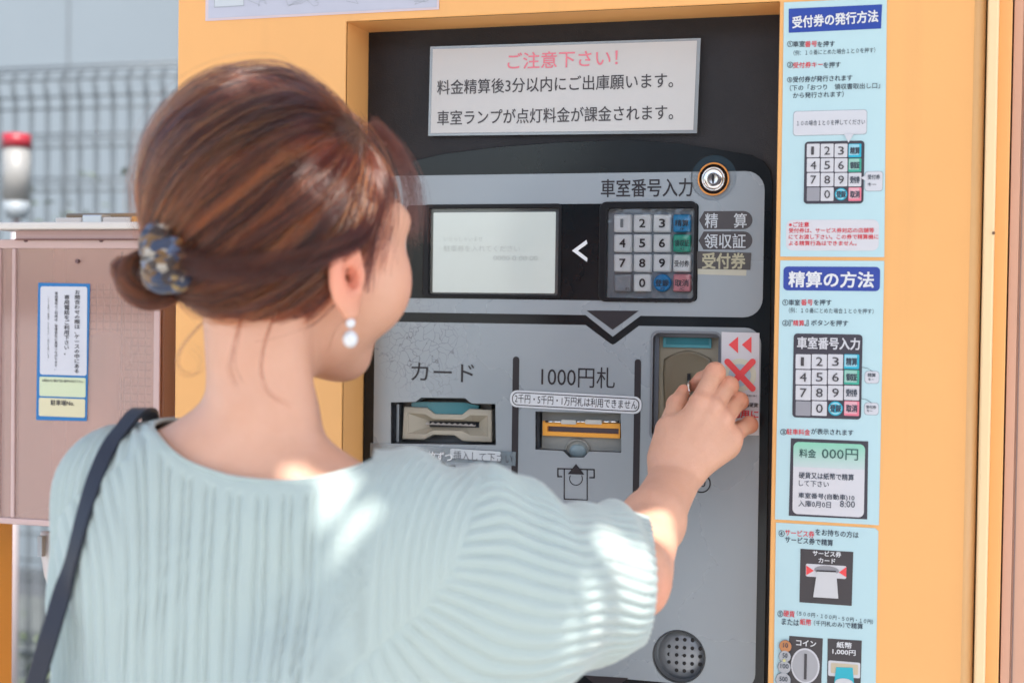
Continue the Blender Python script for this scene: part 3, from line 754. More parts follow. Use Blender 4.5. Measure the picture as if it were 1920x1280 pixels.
# coin warning sticker
ys = -.0018
xs = empty('coin_warning_sticker', on(1388, 718, ys), 'white sticker with red cross over a coin beside the coin slot', 'sticker')
film('backing', quad([(1351, 815), (1423, 816), (1424, 624), (1353, 622)], ys), ys, mat('sticker_white', (.60, .60, .64), .4), xs)
for x in (1366, 1391):
    film('red_arrow', quad([(x, 646), (x+18, 662), (x+18, 631)], ys), ys-.0004, mat('coral_red', (.80, .075, .08), .45), xs)
cc_ = on(1387, 703, ys)
film('coin_print', circ(cc_.x, cc_.z, on(1418, 703, ys).x-cc_.x), ys-.0003, mat('coin_pale', (.60, .60, .48), .5), xs)
film('coin_centre_print', circ(cc_.x, cc_.z, on(1408, 703, ys).x-cc_.x), ys-.0006, mat('coin_blue', (.40, .49, .55), .5), xs)
bm = bmesh.new()
def capsule(bm, a, b, wd, y):
    A, B = on(*a, y), on(*b, y); d = Vector((B.x-A.x, 0, B.z-A.z)); L = d.length; an = math.atan2(d.z, d.x); r = wd/2
    loc = [(r*math.cos(rad(t)) + (L if t < 90 or t > 270 else 0), r*math.sin(rad(t))) for t in list(range(270, 361, 15))+list(range(15, 90, 15))+list(range(90, 271, 15))]
    prism(bm, [(A.x+x*math.cos(an)-z*math.sin(an), A.z+x*math.sin(an)+z*math.cos(an)) for x, z in loc], y, y+.0002)
capsule(bm, (1364, 678), (1411, 728), .0062, ys-.0009); capsule(bm, (1411, 678), (1364, 728), .0062, ys-.0012)
obj('red_cross', bm, MATS['coral_red'], xs)
text('一部のATMおよび対応機種を除く', 1358, 1419, 741, 4, INK, ys-.0005, xs)
text('新500円', 1356, 1404, 756, 12, INK, ys-.0005, xs, bold=.03)
text('硬貨', 1405, 1421, 759, 8, INK, ys-.0005, xs, bold=.02)
text('ご利用に', 1356, 1422, 775.5, 15, REDI, ys-.0005, xs, bold=.03)
text('なれません', 1356, 1421, 797, 14, REDI, ys-.0005, xs, bold=.03)

# ---- instruction stickers on the door
yd = YF-.0008
def line(parts, yc, h, par, y=None, bold=.012, rot=.0):
    for s, x0, x1, m in parts: text(s, x0, x1, yc, h, m, y or yd-.0006, par, bold=bold, res=2, rot=rot)
TXT = mat('slate_ink', (.045, .06, .085), .5)
GREYP = mat('grey_print', (.30, .30, .33), .5)
KW = mat('key_print', (.60, .60, .63), .5)
PBL = mat('print_cyan', (.02, .42, .58), .4); PGR = mat('print_green', (.05, .38, .28), .4); PPK = mat('print_pink', (.75, .20, .27), .4)
def keychart(px0, py0, px1, py1, par, top=0):
    y = yd-.0006
    q = rect(px0, py0, px1, py1, yd); film('keypad_print', rr(*q, r=.0035), y, mat('chart_dark', (.05, .045, .06), .45), par)
    kw = (px1-px0-8)/4; kh = (py1-py0-8-top)/4
    for r_, row in enumerate(keys):
        for c_, s in enumerate(row):
            cx = px0+4+kw*(c_+.5); cyy = py0+4+top+kh*(r_+.5)
            m = {'精算': PBL, '領収証': PGR, '取消': PPK, '登録': PBL, '': GREYP}.get(s, KW)
            kq = rect(cx-kw/2+1, cyy-kh/2+1, cx+kw/2-1, cyy+kh/2-1, yd)
            if s == '登録':
                c = ((kq[0]+kq[1])/2, (kq[2]+kq[3])/2); film('key_print', circ(*c, (kq[1]-kq[0])/2*.97, 24), y-.0004, PBL, par)
                film('key_print', circ(*c, (kq[1]-kq[0])/2*.8, 24), y-.0006, mat('print_pale_cyan', (.35, .62, .68), .4), par)
                film('key_print', circ(*c, (kq[1]-kq[0])/2*.6, 24), y-.0008, PBL, par)
            else: film('key_print', rr(*kq, r=.0008), y-.0004, m, par)
            if s in ('精算', '領収証', '取消'):
                k2 = rect(cx-kw/2+2, cyy-kh/2+2, cx+kw/2-5, cyy+kh/2-5, yd)
                film('key_print', rr(*k2, r=.0008), y-.0006, mat('pale_'+m.name, tuple(min(.8, c*.55+.33) for c in m.diffuse_color[:3]) if False else {'print_cyan': (.30, .58, .68), 'print_green': (.30, .55, .47), 'print_pink': (.72, .40, .45)}[m.name], .4), par)
            if s.isdigit(): text(s, cx-kw*.21 if s != '1' else cx-kw*.15, cx+kw*.21 if s != '1' else cx+kw*.04, cyy, kh*.56, INKB, y-.0010, par, bold=.004, res=2)
            elif s: text(s, cx-kw*.34, cx+kw*.34, cyy, kh*.46, TXT, y-.0010, par, bold=.03, res=2)

s1 = empty('instruction_sticker', on(1564, 240, yd), 'top pale blue instruction sticker with one speech bubble over a keypad chart', 'sticker', 'instruction stickers beside the control panel')
film('vinyl', quad([(1463, 481), (1658, 482), (1663, -4), (1470, 5)], yd), yd, LBLUE, s1)
film('heading_band', quad([(1479, 62), (1652, 54), (1654, 9), (1479, 17)], yd), yd-.0004, NAVY, s1)
text('受付券の発行方法', 1486, 1646, 36.5, 22, WHITEI, yd-.0008, s1, bold=.03, rot=.035)
line([('①', 1476, 1487, TXT), ('車室', 1487, 1509, TXT), ('番号', 1509, 1532, REDI), ('を押す', 1533, 1565, TXT)], 83, 11, s1)
line([('（例：１０番にとめた場合１と０を押す）', 1488, 1641, TXT)], 97, 10, s1, bold=0)
line([('②', 1476, 1487, TXT), ('受付券キー', 1487, 1543, REDI), ('を押す', 1544, 1576, TXT)], 122, 11, s1)
line([('③受付券が発行されます', 1476, 1598, TXT)], 148, 11, s1)
line([('（下の「おつり　領収書取出し口」', 1481, 1650, TXT)], 163, 11, s1, bold=.006)
line([('から発行されます）', 1487, 1582, TXT)], 178, 11, s1, bold=.006)
def bubble(q, par, tail=None, tri=None, m=None):
    film('bubble_outline', rr(*(lambda r: (r[0]-.0004, r[1]+.0004, r[2]-.0004, r[3]+.0004))(rect(*q, yd)), r=.003), yd-.0003, mat('bubble_line', (.30, .36, .40), .5), par)
    film('bubble', rr(*rect(*q, yd), r=.003), yd-.0006, mat('bubble_white', (.60, .61, .65), .45), par)
    if tri: film('bubble_tail', quad(tri, yd), yd-.0014, MATS['bubble_white'], par)
bubble((1488, 208, 1625, 253), s1)
line([('１０の場合１と０を押してください', 1494, 1622, TXT)], 230, 10, s1, y=yd-.0010, bold=0)
keychart(1508, 265, 1620, 382, s1)
bubble((1622, 322, 1655, 358), s1, tri=[(1614, 334), (1624, 340), (1624, 328)])
film('bubble_tail', quad([(1591, 268), (1601, 252), (1583, 252)][::-1], yd), yd-.0018, MATS['bubble_white'], s1)
line([('受付券', 1627, 1650, TXT)], 332, 9, s1, y=yd-.0010); line([('キー', 1627, 1643, TXT)], 346, 7, s1, y=yd-.0010)
film('caution_panel', rr(*rect(1474, 412, 1648, 470, yd), r=.006), yd-.0004, mat('caution_white', (.62, .62, .65), .45), s1)
line([('※ご注意', 1479, 1517, REDI)], 421, 9, s1, y=yd-.0008, bold=.02)
line([('受付券は、サービス券対応の店舗等', 1479, 1639, REDI)], 432, 9, s1, y=yd-.0008)
line([('にてお渡し下さい。この券で精算機に', 1479, 1647, REDI)], 444, 9, s1, y=yd-.0008)
line([('よる精算行為はできません。', 1479, 1606, REDI)], 456, 9, s1, y=yd-.0008)

s2 = empty('instruction_sticker', on(1556, 735, yd), 'middle pale blue instruction sticker with a dark-framed fee display picture', 'sticker', 'instruction stickers beside the control panel')
film('vinyl', quad([(1453, 973), (1648, 984), (1658, 489), (1463, 488)], yd), yd, LBLUE, s2)
film('heading_band', rr(*rect(1469, 500, 1650, 545, yd), r=.004), yd-.0004, mat('royal_blue_print', (.035, .065, .33), .35), s2)
text('精算の方法', 1479, 1638, 524, 29, WHITEI, yd-.0008, s2, bold=.03)
line([('①', 1467, 1478, TXT), ('車室', 1479, 1500, TXT), ('番号', 1502, 1524, REDI), ('を押す', 1526, 1559, TXT)], 567, 11, s2)
line([('（例：１０番にとめた場合１と０を押す）', 1479, 1638, TXT)], 582.5, 10, s2, bold=0)
line([('②', 1467, 1478, TXT), ('『', 1479, 1486, TXT), ('精算', 1487, 1508, REDI), ('』', 1509, 1516, TXT), ('ボタンを押す', 1521, 1590, TXT)], 605.5, 11, s2)
keychart(1487, 626, 1616, 784, s2, top=33)
text('車室番号入力', 1495, 1612, 643.5, 22, KW, yd-.0012, s2, bold=.03)
bubble((1622, 696, 1648, 718), s2); bubble((1621, 755, 1647, 777), s2)
bm = bmesh.new(); stroke(bm, [(1616, 688), (1626, 690), (1636, 696)], .0004, y=yd-.0012); stroke(bm, [(1615, 747), (1625, 749), (1634, 755)], .0004, y=yd-.0012)
obj('pointer_line', bm, TXT, s2)
line([('精算', 1627, 1642, TXT)], 703, 7, s2, y=yd-.0010); line([('キー', 1628, 1639, TXT)], 711, 5, s2, y=yd-.0010)
line([('受付券', 1624, 1643, TXT)], 763, 6, s2, y=yd-.0010); line([('キー', 1625, 1636, TXT)], 770, 5, s2, y=yd-.0010)
line([('③', 1463, 1475, TXT), ('駐車料金', 1475, 1519, REDI), ('が表示されます', 1521, 1600, TXT)], 809.5, 11, s2)
film('frame_print', quad([(1479, 966), (1626, 973), (1628, 827), (1483, 821)], yd), yd-.0004, mat('chart_dark', (.05, .045, .06), .45), s2)
dq = rect(1487, 830, 1621, 966, yd)
film('display_print', rr(*dq, r=.005), yd-.0008, MATS['caution_white'], s2)
zs = on(1554, 877, yd).z
gm = mat('mint_print', (.28, .62, .48), .45)
gn = gm.node_tree; tcn = gn.nodes.new('ShaderNodeTexCoord'); sx_ = gn.nodes.new('ShaderNodeSeparateXYZ'); mrn = gn.nodes.new('ShaderNodeMapRange'); mxn = gn.nodes.new('ShaderNodeMix'); mxn.data_type = 'RGBA'
gn.links.new(tcn.outputs['Object'], sx_.inputs[0]); gn.links.new(sx_.outputs[2], mrn.inputs[0])
mrn.inputs[1].default_value = zs; mrn.inputs[2].default_value = dq[3]; mxn.inputs[6].default_value = (.52, .62, .62, 1); mxn.inputs[7].default_value = (.24, .58, .42, 1)
gn.links.new(mrn.outputs[0], mxn.inputs[0]); gn.links.new(mxn.outputs[2], gn.nodes['Principled BSDF'].inputs['Base Color'])
go = rr(dq[0], dq[1], zs, dq[3], r=.005); go = [(p[0], p[1]) for p in go[7:21]]+[(dq[0], zs), (dq[1], zs)]
film('green_band', go, yd-.0012, gm, s2)
line([('料金', 1499, 1530, mat('dark_green_ink', (.04, .10, .09), .5))], 849.5, 16, s2, y=yd-.0016)
line([('000円', 1541, 1609, MATS['dark_green_ink'])], 851, 21, s2, y=yd-.0016, bold=.004)
line([('硬貨又は紙幣で精算', 1498, 1601, TXT)], 892.5, 12, s2, y=yd-.0012)
line([('して下さい', 1498, 1554, TXT)], 906.5, 11, s2, y=yd-.0012, bold=.006)
line([('車室番号(自動車)10', 1497, 1602, TXT)], 931, 12, s2, y=yd-.0012)
line([('入庫0月0日', 1497, 1558, TXT), ('8:00', 1575, 1603, TXT)], 944.5, 12, s2, y=yd-.0012, bold=.006)

s3 = empty('instruction_sticker', on(1548, 1140, yd), 'lowest pale blue instruction sticker showing a service ticket and coin pictures', 'sticker', 'instruction stickers beside the control panel')
vb = quad([(1447, 1500), (1638, 1515), (1647, 995), (1641, 989.5), (1455, 979)], yd)
film('vinyl', vb, yd, LBLUE, s3)
line([('④', 1460, 1471, TXT), ('サービス券', 1472, 1527, REDI), ('をお持ちの方は', 1529, 1610, TXT)], 999.5, 12, s3, rot=-.02)
line([('サービス券で精算', 1472, 1562, TXT)], 1014, 12, s3, bold=.016, rot=-.02)
film('picture_frame', quad([(1499, 1128), (1597, 1135), (1600, 1034), (1501, 1028)], yd), yd-.0004, mat('chart_brownblack', (.055, .048, .052), .45), s3)
text('サービス券', 1524, 1577, 1037.5, 10, WHITEI, yd-.0008, s3, bold=.03, res=2)
text('カード', 1535, 1566, 1050.5, 9, WHITEI, yd-.0008, s3, bold=.03, res=2)
film('slot_print', rr(*rect(1511, 1058, 1587, 1082, yd), r=.0015), yd-.0008, KW, s3)
film('red_arrow', quad([(1512, 1077), (1526, 1069), (1512, 1059)], yd), yd-.0012, MATS['coral_red'], s3)
film('red_arrow', quad([(1587, 1081), (1587, 1062), (1573, 1072)], yd), yd-.0012, MATS['coral_red'], s3)
e_ = on(1550, 1068, yd); film('slot_shadow_print', circ(e_.x, e_.z, .0115, 24, .0042), yd-.0012, mat('mid_grey_print', (.28, .28, .30), .5), s3)
film('ticket_print', quad([(1525, 1118), (1572, 1121), (1568, 1070), (1532, 1070)], yd), yd-.0016, mat('ticket_white', (.58, .585, .60), .5), s3)
film('slot_line_print', quad([(1531, 1070), (1568, 1071.5), (1568, 1069), (1531, 1067.5)], yd), yd-.0020, INK, s3)
line([('⑤', 1458, 1468, TXT), ('硬貨', 1469, 1490, REDI)], 1150, 12, s3, rot=-.02)
line([('（５００円・１００円・５０円・１０円）', 1494, 1637, TXT)], 1157, 9, s3, rot=-.045, bold=.006)
line([('または', 1466, 1498, TXT), ('紙幣', 1500, 1521, REDI)], 1165.5, 12, s3, rot=-.02)
line([('（千円札のみ）', 1526, 1583, TXT)], 1169, 10, s3, bold=.006); line([('で精算', 1585, 1618, TXT)], 1172.5, 11, s3)
film('picture_frame', quad([(1474, 1330), (1538, 1334), (1543, 1196), (1480, 1191)], yd), yd-.0004, MATS['chart_brownblack'], s3)
text('コイン', 1493, 1530, 1205, 11, WHITEI, yd-.0008, s3, bold=.03)
c = on(1510, 1247, yd); film('slot_disc_print', circ(c.x, c.z, on(1537, 1247, yd).x-c.x, 36, (on(1510, 1214, yd).z-c.z)), yd-.0008, KW, s3)
film('slot_disc_print', circ(c.x, c.z, (on(1537, 1247, yd).x-c.x)*.88, 36, (on(1510, 1214, yd).z-c.z)*.9), yd-.0012, mat('disc_grey', (.38, .38, .40), .5), s3)
film('slot_line_print', rr(*rect(1508, 1224, 1513, 1272, yd)), yd-.0016, INKB, s3)
for (px, py, r_, s, m) in ((1473, 1210, 12, '10', mat('copper_print', (.52, .22, .09), .5)), (1472, 1229, 11.5, '50', mat('silver_print', (.40, .41, .43), .5)), (1471, 1249, 12.5, '100', MATS['silver_print']), (1469, 1273, 14.5, '500', MATS['silver_print'])):
    c = on(px, py, yd); dy = (py-1200)*.000004
    R = on(px+r_, py, yd).x-c.x
    film('coin_outline_print', circ(c.x, c.z, R, 28), yd-.0016-dy, TXT, s3)
    film('coin_print', circ(c.x, c.z, R*.95, 28), yd-.0020-dy, m, s3)
    w_ = 4.5 if len(s) == 2 else 7.5; text(s, px-w_, px+w_, py-1, 8.5, TXT, yd-.0023-dy, s3, bold=.01)
c = on(1471, 1236, yd); film('coin_spot_print', circ(c.x, c.z, .0014, 12), yd-.0029, mat('pale_yellow_print', (.65, .62, .25), .5), s3)
film('picture_frame', quad([(1550, 1335), (1612, 1340), (1616, 1200), (1552, 1196)], yd), yd-.0004, MATS['chart_brownblack'], s3)
text('紙幣', 1569, 1597, 1208.5, 11, WHITEI, yd-.0008, s3, bold=.03)
text('1,000円', 1561, 1604, 1222, 10, WHITEI, yd-.0008, s3, bold=.03)
film('slot_print', rr(*rect(1553, 1239, 1613, 1268, yd), r=.0015), yd-.0008, KW, s3)
film('slot_inner_print', rr(*rect(1558, 1243, 1609, 1262, yd), r=.001), yd-.0012, mat('pale_tan_print', (.55, .47, .34), .5), s3)
film('banknote_print', quad([(1558, 1330), (1606, 1334), (1599, 1250), (1568, 1249)], yd), yd-.0016, mat('cyan_note_print', (.03, .42, .52), .5), s3)
c = on(1583, 1279, yd); film('banknote_oval_print', circ(c.x, c.z, .0085, 24, .0045), yd-.0020, MATS['ticket_white'], s3)

# ================================================================ THE PHONE CASE AT THE LEFT
yb = -.035        # front of the case
def bx(name, x0, x1, z0, z1, y0, y1, m, par, bevel=0):
    return obj(name, box(bmesh.new(), x0, x1, y0, y1, z0, z1), m, par, bevel=bevel)
cxl_, cxr_, czb_, czt_ = rect(-18, 447, 301, 990, yb)
czt_ = on(150, 449, yb).z; czb_ = on(150, 990, yb).z
ph = empty('phone_case', ((cxl_+cxr_)/2, .05, czb_), 'clear pinkish plastic phone case with blue-edged label left of the machine', 'phone case')
PINKC = glassy('pink_clear_plastic', (.95, .78, .71), gloss=.07, rough=.06, opacity=.27, body=(.96, .66, .58))
PINKE = glassy('pink_plastic_edge', (.80, .55, .52), gloss=.10, rough=.1, opacity=.6, body=(.86, .60, .56))
PINKB = mat('dusty_pink_board', (.82, .57, .50), .5, var=(4, .06))
ybk = .085
bx('front_pane', cxl_, cxr_, czb_+.004, czt_-.004, yb, yb+.003, PINKC, ph)
xt = on(38, 700, yb).x
def edge(name, x0, x1, z0, z1, m=PINKE): return bx(name, x0, x1, z0, z1, yb-.002, yb+.006, m, ph, .001)
edge('top_rim', cxl_, cxr_, czt_-.010, czt_); edge('bottom_rim', cxl_, cxr_, czb_, czb_+.007)
bx('right_wall', cxr_-.004, cxr_, czb_, czt_, yb+.0065, ybk, PINKE, ph)
bx('left_wall', cxl_, cxl_+.004, czb_, czt_, yb+.0065, ybk, PINKE, ph)
bx('bottom_wall', cxl_+.0045, cxr_-.0045, czb_, czb_+.004, yb+.0065, ybk, PINKE, ph)
edge('right_rim', cxr_-.008, cxr_, czb_+.0075, czt_-.0105)
i0 = on(27, 700, yb).x; edge('inner_rim', i0-.003, i0+.002, czb_+.0075, czt_-.0105)
edge('left_rim', cxl_, cxl_+.014, czb_+.0075, czt_-.0105)
bx('back_board', cxl_+.0045, on(126, 700, ybk).x, czb_+.005, czt_-.002, ybk-.006, ybk, PINKB, ph)
bx('back_board', on(126, 700, ybk).x+.001, cxr_-.0045, czb_+.005, czt_-.002, ybk-.002, ybk+.004, mat('back_board_light', (.90, .68, .58), .5, var=(5, .06)), ph)
# orange reflector strip at far left and the wire grille
bx('orange_strip', on(3, 700, .05).x, on(8, 700, .05).x, czb_+.01, on(10, 520, .05).z, .045, .05, mat('coral_strip', (.75, .25, .12), .4), ph)
gy = .055
gx0, gx1 = on(166, 700, gy).x, on(283, 700, gy).x; gz0, gz1 = on(220, 960, gy).z, on(220, 531, gy).z
GW = mat('grille_brown', (.30, .17, .13), .5)
bm = bmesh.new()
k_ = on(12.5, 0, gy).x-on(0, 0, gy).x
for i in range(int((gx1-gx0)/k_)+1): box(bm, gx0+i*k_, gx0+i*k_+.0012, gy, gy+.0012, gz0, gz1)
for i in range(int((gz1-gz0)/k_)+1): box(bm, gx0, gx1, gy-.0013, gy-.0001, gz0+i*k_, gz0+i*k_+.0012)
g_ = obj('wire_grille', bm, GW, ph); g_['kind'] = 'stuff'
bx('divider_rod', on(225, 700, .0).x, on(227.5, 700, .0).x, czb_+.01, czt_-.012, .0, .002, mat('rod_plum', (.22, .13, .14), .5), ph)
# top ledge and hinge
lx0, lx1 = on(-30, 425, yb-.02).x, on(281, 425, yb-.02).x
lz1, lz0 = on(150, 416, yb-.02).z, on(150, 429.5, yb-.02).z
bx('top_ledge', lx0, lx1, lz0, lz1, yb-.02, ybk+.01, mat('ledge_offwhite', (.66, .61, .56), .4), ph, .002)
bx('ledge_underside', lx0+.03, lx1-.01, czt_+.0005, lz0-.0005, yb-.004, ybk, mat('mauve_plastic', (.44, .29, .27), .4), ph)
bx('ledge_shadow_strip', lx0+.03, lx1-.01, czt_-.001, czt_+.0004, yb-.006, yb-.0042, mat('shadow_brown', (.17, .07, .055), .6), ph)  # dark brown strip standing in for the shadow line under the ledge
hy = .0
for a, b, t, m in ((113, 162, 409, MATS['ledge_offwhite']), (163, 200, 404, mat('hinge_grey', (.55, .57, .58), .3, metal=.6)), (201, 254, 408, MATS['ledge_offwhite']), (255, 283, 406, ORANGEP)):
    p = rect(a, t, b, 417, hy); bx('hinge_leaf', p[0], p[1], lz1+.0005, p[3], hy-.01, hy+.03, m, ph, .0015)
bm = bmesh.new(); p0, p1 = on(116, 404.5, hy), on(278, 404.5, hy); tube(bm, [(p0.x, hy+.012, p0.z), (p1.x, hy+.012, p0.z)], .0035, 12); obj('hinge_barrel', bm, mat('hinge_bronze', (.28, .19, .11), .35, metal=.5), ph, True)
for a, b in ((147, 490), (51, 451), (192, 451)):
    s_ = on(a, b, yb); bm = bmesh.new(); cyl(bm, (s_.x, s_.z), .0022, yb-.0035, yb-.0002, 12); obj('rivet', bm, mat('rivet_plum', (.14, .07, .07), .4), ph)
# orange mounting bracket and its white latch
bkx0, bkx1 = on(303, 700, .03).x, cxl-.0005
bx('mounting_bracket', bkx0, bkx1, czb_-.03, on(315, 566, .03).z, .03, .06, mat('bracket_brown_orange', (.50, .235, .075), .45), ph)
la = rect(305, 583, 327, 633, .02); bx('latch', la[0], la[1], la[2], la[3], .018, .0295, mat('latch_grey', (.42, .36, .28), .4), ph, .002)
la = rect(298, 545, 326, 582, .015); bx('latch_hook', la[0], la[1], la[2]+.006, la[3], .012, .0295, mat('latch_brown', (.15, .08, .06), .5), ph, .002)
la = rect(300, 577, 326, 583, .014); bx('latch_lip', la[0], la[1], la[2], la[3], .010, .0295, mat('latch_white', (.62, .60, .55), .35), ph, .001)
# orange leg under the case
bx('support_leg', on(-20, 1100, .03).x, on(5, 1100, .03).x, 0, czb_-.0005, .02, .05, ORANGEP, ph, .002)
# case label
yk = yb-.0004
lb = empty('case_label', on(119, 660, yk), 'blue-edged label with vertical writing stuck on the clear phone case', 'sticker')
film('blue_edge', quad([(68, 787), (163, 789), (169, 532), (72, 530)], yk), yk-.0003, mat('label_blue', (.008, .16, .42), .4), lb)
film('white_field', rr(*rect(76, 537, 163.5, 703, yk), r=.003), yk-.0007, MATS['sticker_white'], lb)
film('green_field', rr(*rect(74.5, 707, 161, 743.5, yk), r=.002), yk-.0007, mat('label_green', (.60, .66, .44), .5), lb)
film('yellow_field', rr(*rect(73.5, 746.5, 160, 781, yk), r=.002), yk-.0007, mat('label_yellow', (.68, .62, .40), .5), lb)
def vtext(s, xc, wd, y0, y1, bold=.02, m=None):
    text('\n'.join(s), xc-wd/2, xc+wd/2, (y0+y1)/2, y1-y0, m or INKB, yk-.0011, lb, bold=bold, res=1)
vtext('お問合わせの際は、ケースの中にある', 144.5, 10, 544, 699)
vtext('専用電話をご利用下さい。', 125, 10, 553, 665)
vtext('専用電話のご利用は、管理会社に直接つながります。', 105, 5.5, 547, 694, bold=.01)
vtext('いたずら目的のご使用は、おやめ下さい。ご協力をお願いします。', 90.5, 3.5, 556, 676, bold=0)
text('お問合わせの際は下記の番号をお伝え下さい。', 79, 156, 714, 5, INKB, yk-.0011, lb, bold=.01, res=1)
text('駐車場No.', 95, 139, 755, 10, INKB, yk-.0011, lb, bold=.02, res=2)

# handset inside the case, with a daisy charm
hs = empty('telephone_handset', on(200, 960, .03), 'beige telephone handset hanging inside the clear phone case', 'telephone')
HM = mat('beige_plastic', (.82, .66, .54), .4)
def bent(px, w0, yy, m, name, ys_):
    bm = bmesh.new(); rows = []
    for (py, xc, hw, dep) in ys_:
        c = on(xc, py, yy); h = on(xc+hw, py, yy).x-c.x; rows.append([(c.x+h*math.cos(t), yy+dep*math.sin(t), c.z) for t in np.linspace(0, 2*math.pi, 25)[:-1]])
    R = [[bm.verts.new(p) for p in r] for r in rows]
    for A, B in zip(R, R[1:]):
        for i in range(24): bm.faces.new((A[i], A[(i+1) % 24], B[(i+1) % 24], B[i]))
    bm.faces.new(R[0]); bm.faces.new(R[-1]); return obj(name, bm, m, hs, True)
bent(0, 0, .04, HM, 'handle', [(622, 202, 12, .010), (630, 202, 30, .018), (700, 196, 34, .020), (760, 192, 27, .015), (860, 190, 26, .015), (920, 190, 34, .02), (968, 190, 33, .02), (975, 190, 22, .012)])
for py in (665, 930):
    bm = bmesh.new(); c = on(196, py, .04); sphere(bm, (c.x+.0, .055, c.z), (.026, .016, .026)); obj('ear_cup', bm, HM, hs, True)
dy = empty('daisy_charm', on(112, 943, .012), 'white daisy charm hanging low inside the clear phone case', 'charm')
dc = on(118, 940, .012)
for k in range(12):
    a = 2*math.pi*k/12; bm = bmesh.new()
    L, wd = .0185, .0042; d = Vector((math.cos(a), 0, math.sin(a))); n_v = Vector((-d.z, 0, d.x)); c0 = Vector(dc)
    pts = [c0+d*.005+n_v*.0012, c0+d*.012+n_v*wd/2+Vector((0, -.001, 0)), c0+d*(L-.002)+n_v*wd/2*.8, c0+d*L, c0+d*(L-.002)-n_v*wd/2*.8, c0+d*.012-n_v*wd/2+Vector((0, -.001, 0)), c0+d*.005-n_v*.0012]
    f = [bm.verts.new(p) for p in pts]; b = [bm.verts.new(p+Vector((0, .0012, 0))) for p in pts]
    bm.faces.new(f); bm.faces.new(b)
    for i in range(7): bm.faces.new((f[i], f[(i+1) % 7], b[(i+1) % 7], b[i]))
    obj('petal', bm, mat('petal_white', (.74, .70, .64), .5), dy)
bm = bmesh.new(); cyl(bm, (dc.x, dc.z), .0055, .009, .0135, 20); obj('flower_centre', bm, mat('petal_centre', (.55, .48, .38), .5), dy)
bm = bmesh.new(); tube(bm, [(dc.x, .013, dc.z+.005), (dc.x+.002, .014, dc.z+.02), (dc.x, .013, dc.z+.045), (dc.x+.003, .03, dc.z+.06)], .0008, 6); obj('cord', bm, GW, dy)
# white handset hanging below the case
wh = empty('hanging_receiver', W(95, 1050, 1.62), 'small off-white receiver hanging just under the phone case', 'telephone')
rw = [(996, 92, 14), (1000, 93, 16), (1040, 93, 15), (1080, 97, 13), (1098, 101, 9), (1103, 103, 4)]
bm = bmesh.new(); R = []
for py, xc, hw in rw:
    c = on(xc, py, .04); h = on(xc+hw, py, .04).x-c.x; R.append([bm.verts.new((c.x+h*math.cos(t), .04+.6*h*math.sin(t), c.z)) for t in np.linspace(0, 2*math.pi, 21)[:-1]])
for A, B in zip(R, R[1:]):
    for i in range(20): bm.faces.new((A[i], A[(i+1) % 20], B[(i+1) % 20], B[i]))
bm.faces.new(R[0]); bm.faces.new(R[-1]); obj('shell', bm, mat('offwhite_plastic', (.66, .60, .56), .4), wh, True)
c = on(82, 1022, .03); bx('clip', c.x-.003, c.x+.003, c.z-.012, c.z+.012, .022, .03, mat('clip_grey', (.35, .37, .38), .4), wh)
# ================================================================ THE PERSON
Rh = Vector((math.cos(yaw), math.sin(yaw), 0)); Ah = Vector((-math.sin(yaw), math.cos(yaw), 0))
PHI = rad(46)
HF0 = Ah*math.cos(PHI)+Rh*math.sin(PHI); HS = Rh*math.cos(PHI)-Ah*math.sin(PHI); HU0 = Vector((0, 0, 1))
hp_ = rad(-4)                       # slight nod
HF = HF0*math.cos(hp_)+HU0*math.sin(hp_); HU = HU0*math.cos(hp_)-HF0*math.sin(hp_)
HO = W(521, 408, 1.08)
def L(f, s, u): return HO+(HF*f+HS*s+HU*u)*.001
npv = lambda v: np.array(v[:], dtype=np.float32)
hF, hS, hU, hO = map(npv, (HF, HS, HU, HO))

class SDF:
    def __init__(self): self.p = []
    def add(self, f, k=.01, op='u'): self.p.append((f, k, op)); return self
    def __call__(self, P):
        d = None
        for f, k, op in self.p:
            e = f(P)
            if d is None: d = e; continue
            if op == 's': e = -e; h = np.clip(.5-.5*(e-d)/k, 0, 1) if False else None
            if op == 'u': h = np.clip(.5+.5*(e-d)/k, 0, 1); d = e*(1-h)+d*h-k*h*(1-h)
            else: h = np.clip(.5-.5*(e-d)/k, 0, 1); d = e*(1-h)+d*h+k*h*(1-h)
        return d
def cap(a, b, r1, r2=None):
    a, b = npv(a), npv(b); r2 = r1 if r2 is None else r2; ab = b-a; L2 = float(ab@ab)
    def f(P):
        t = np.clip(((P-a)@ab)/L2, 0, 1); return np.linalg.norm(P-a-t[:, None]*ab, axis=1)-(r1+(r2-r1)*t)
    return f
def ell(c, r, ax=None):
    c = npv(c); r = np.array(r, dtype=np.float32); A = None if ax is None else np.array([a[:] for a in ax], dtype=np.float32)
    def f(P):
        q = P-c
        if A is not None: q = q@A.T
        k0 = np.linalg.norm(q/r, axis=1); k1 = np.linalg.norm(q/(r*r), axis=1)+1e-9
        return k0*(k0-1)/k1
    return f
HAX = (HF, HS, HU)
def hell(f, s, u, rf, rs, ru): return ell(L(f, s, u), (rf*.001, rs*.001, ru*.001), HAX)

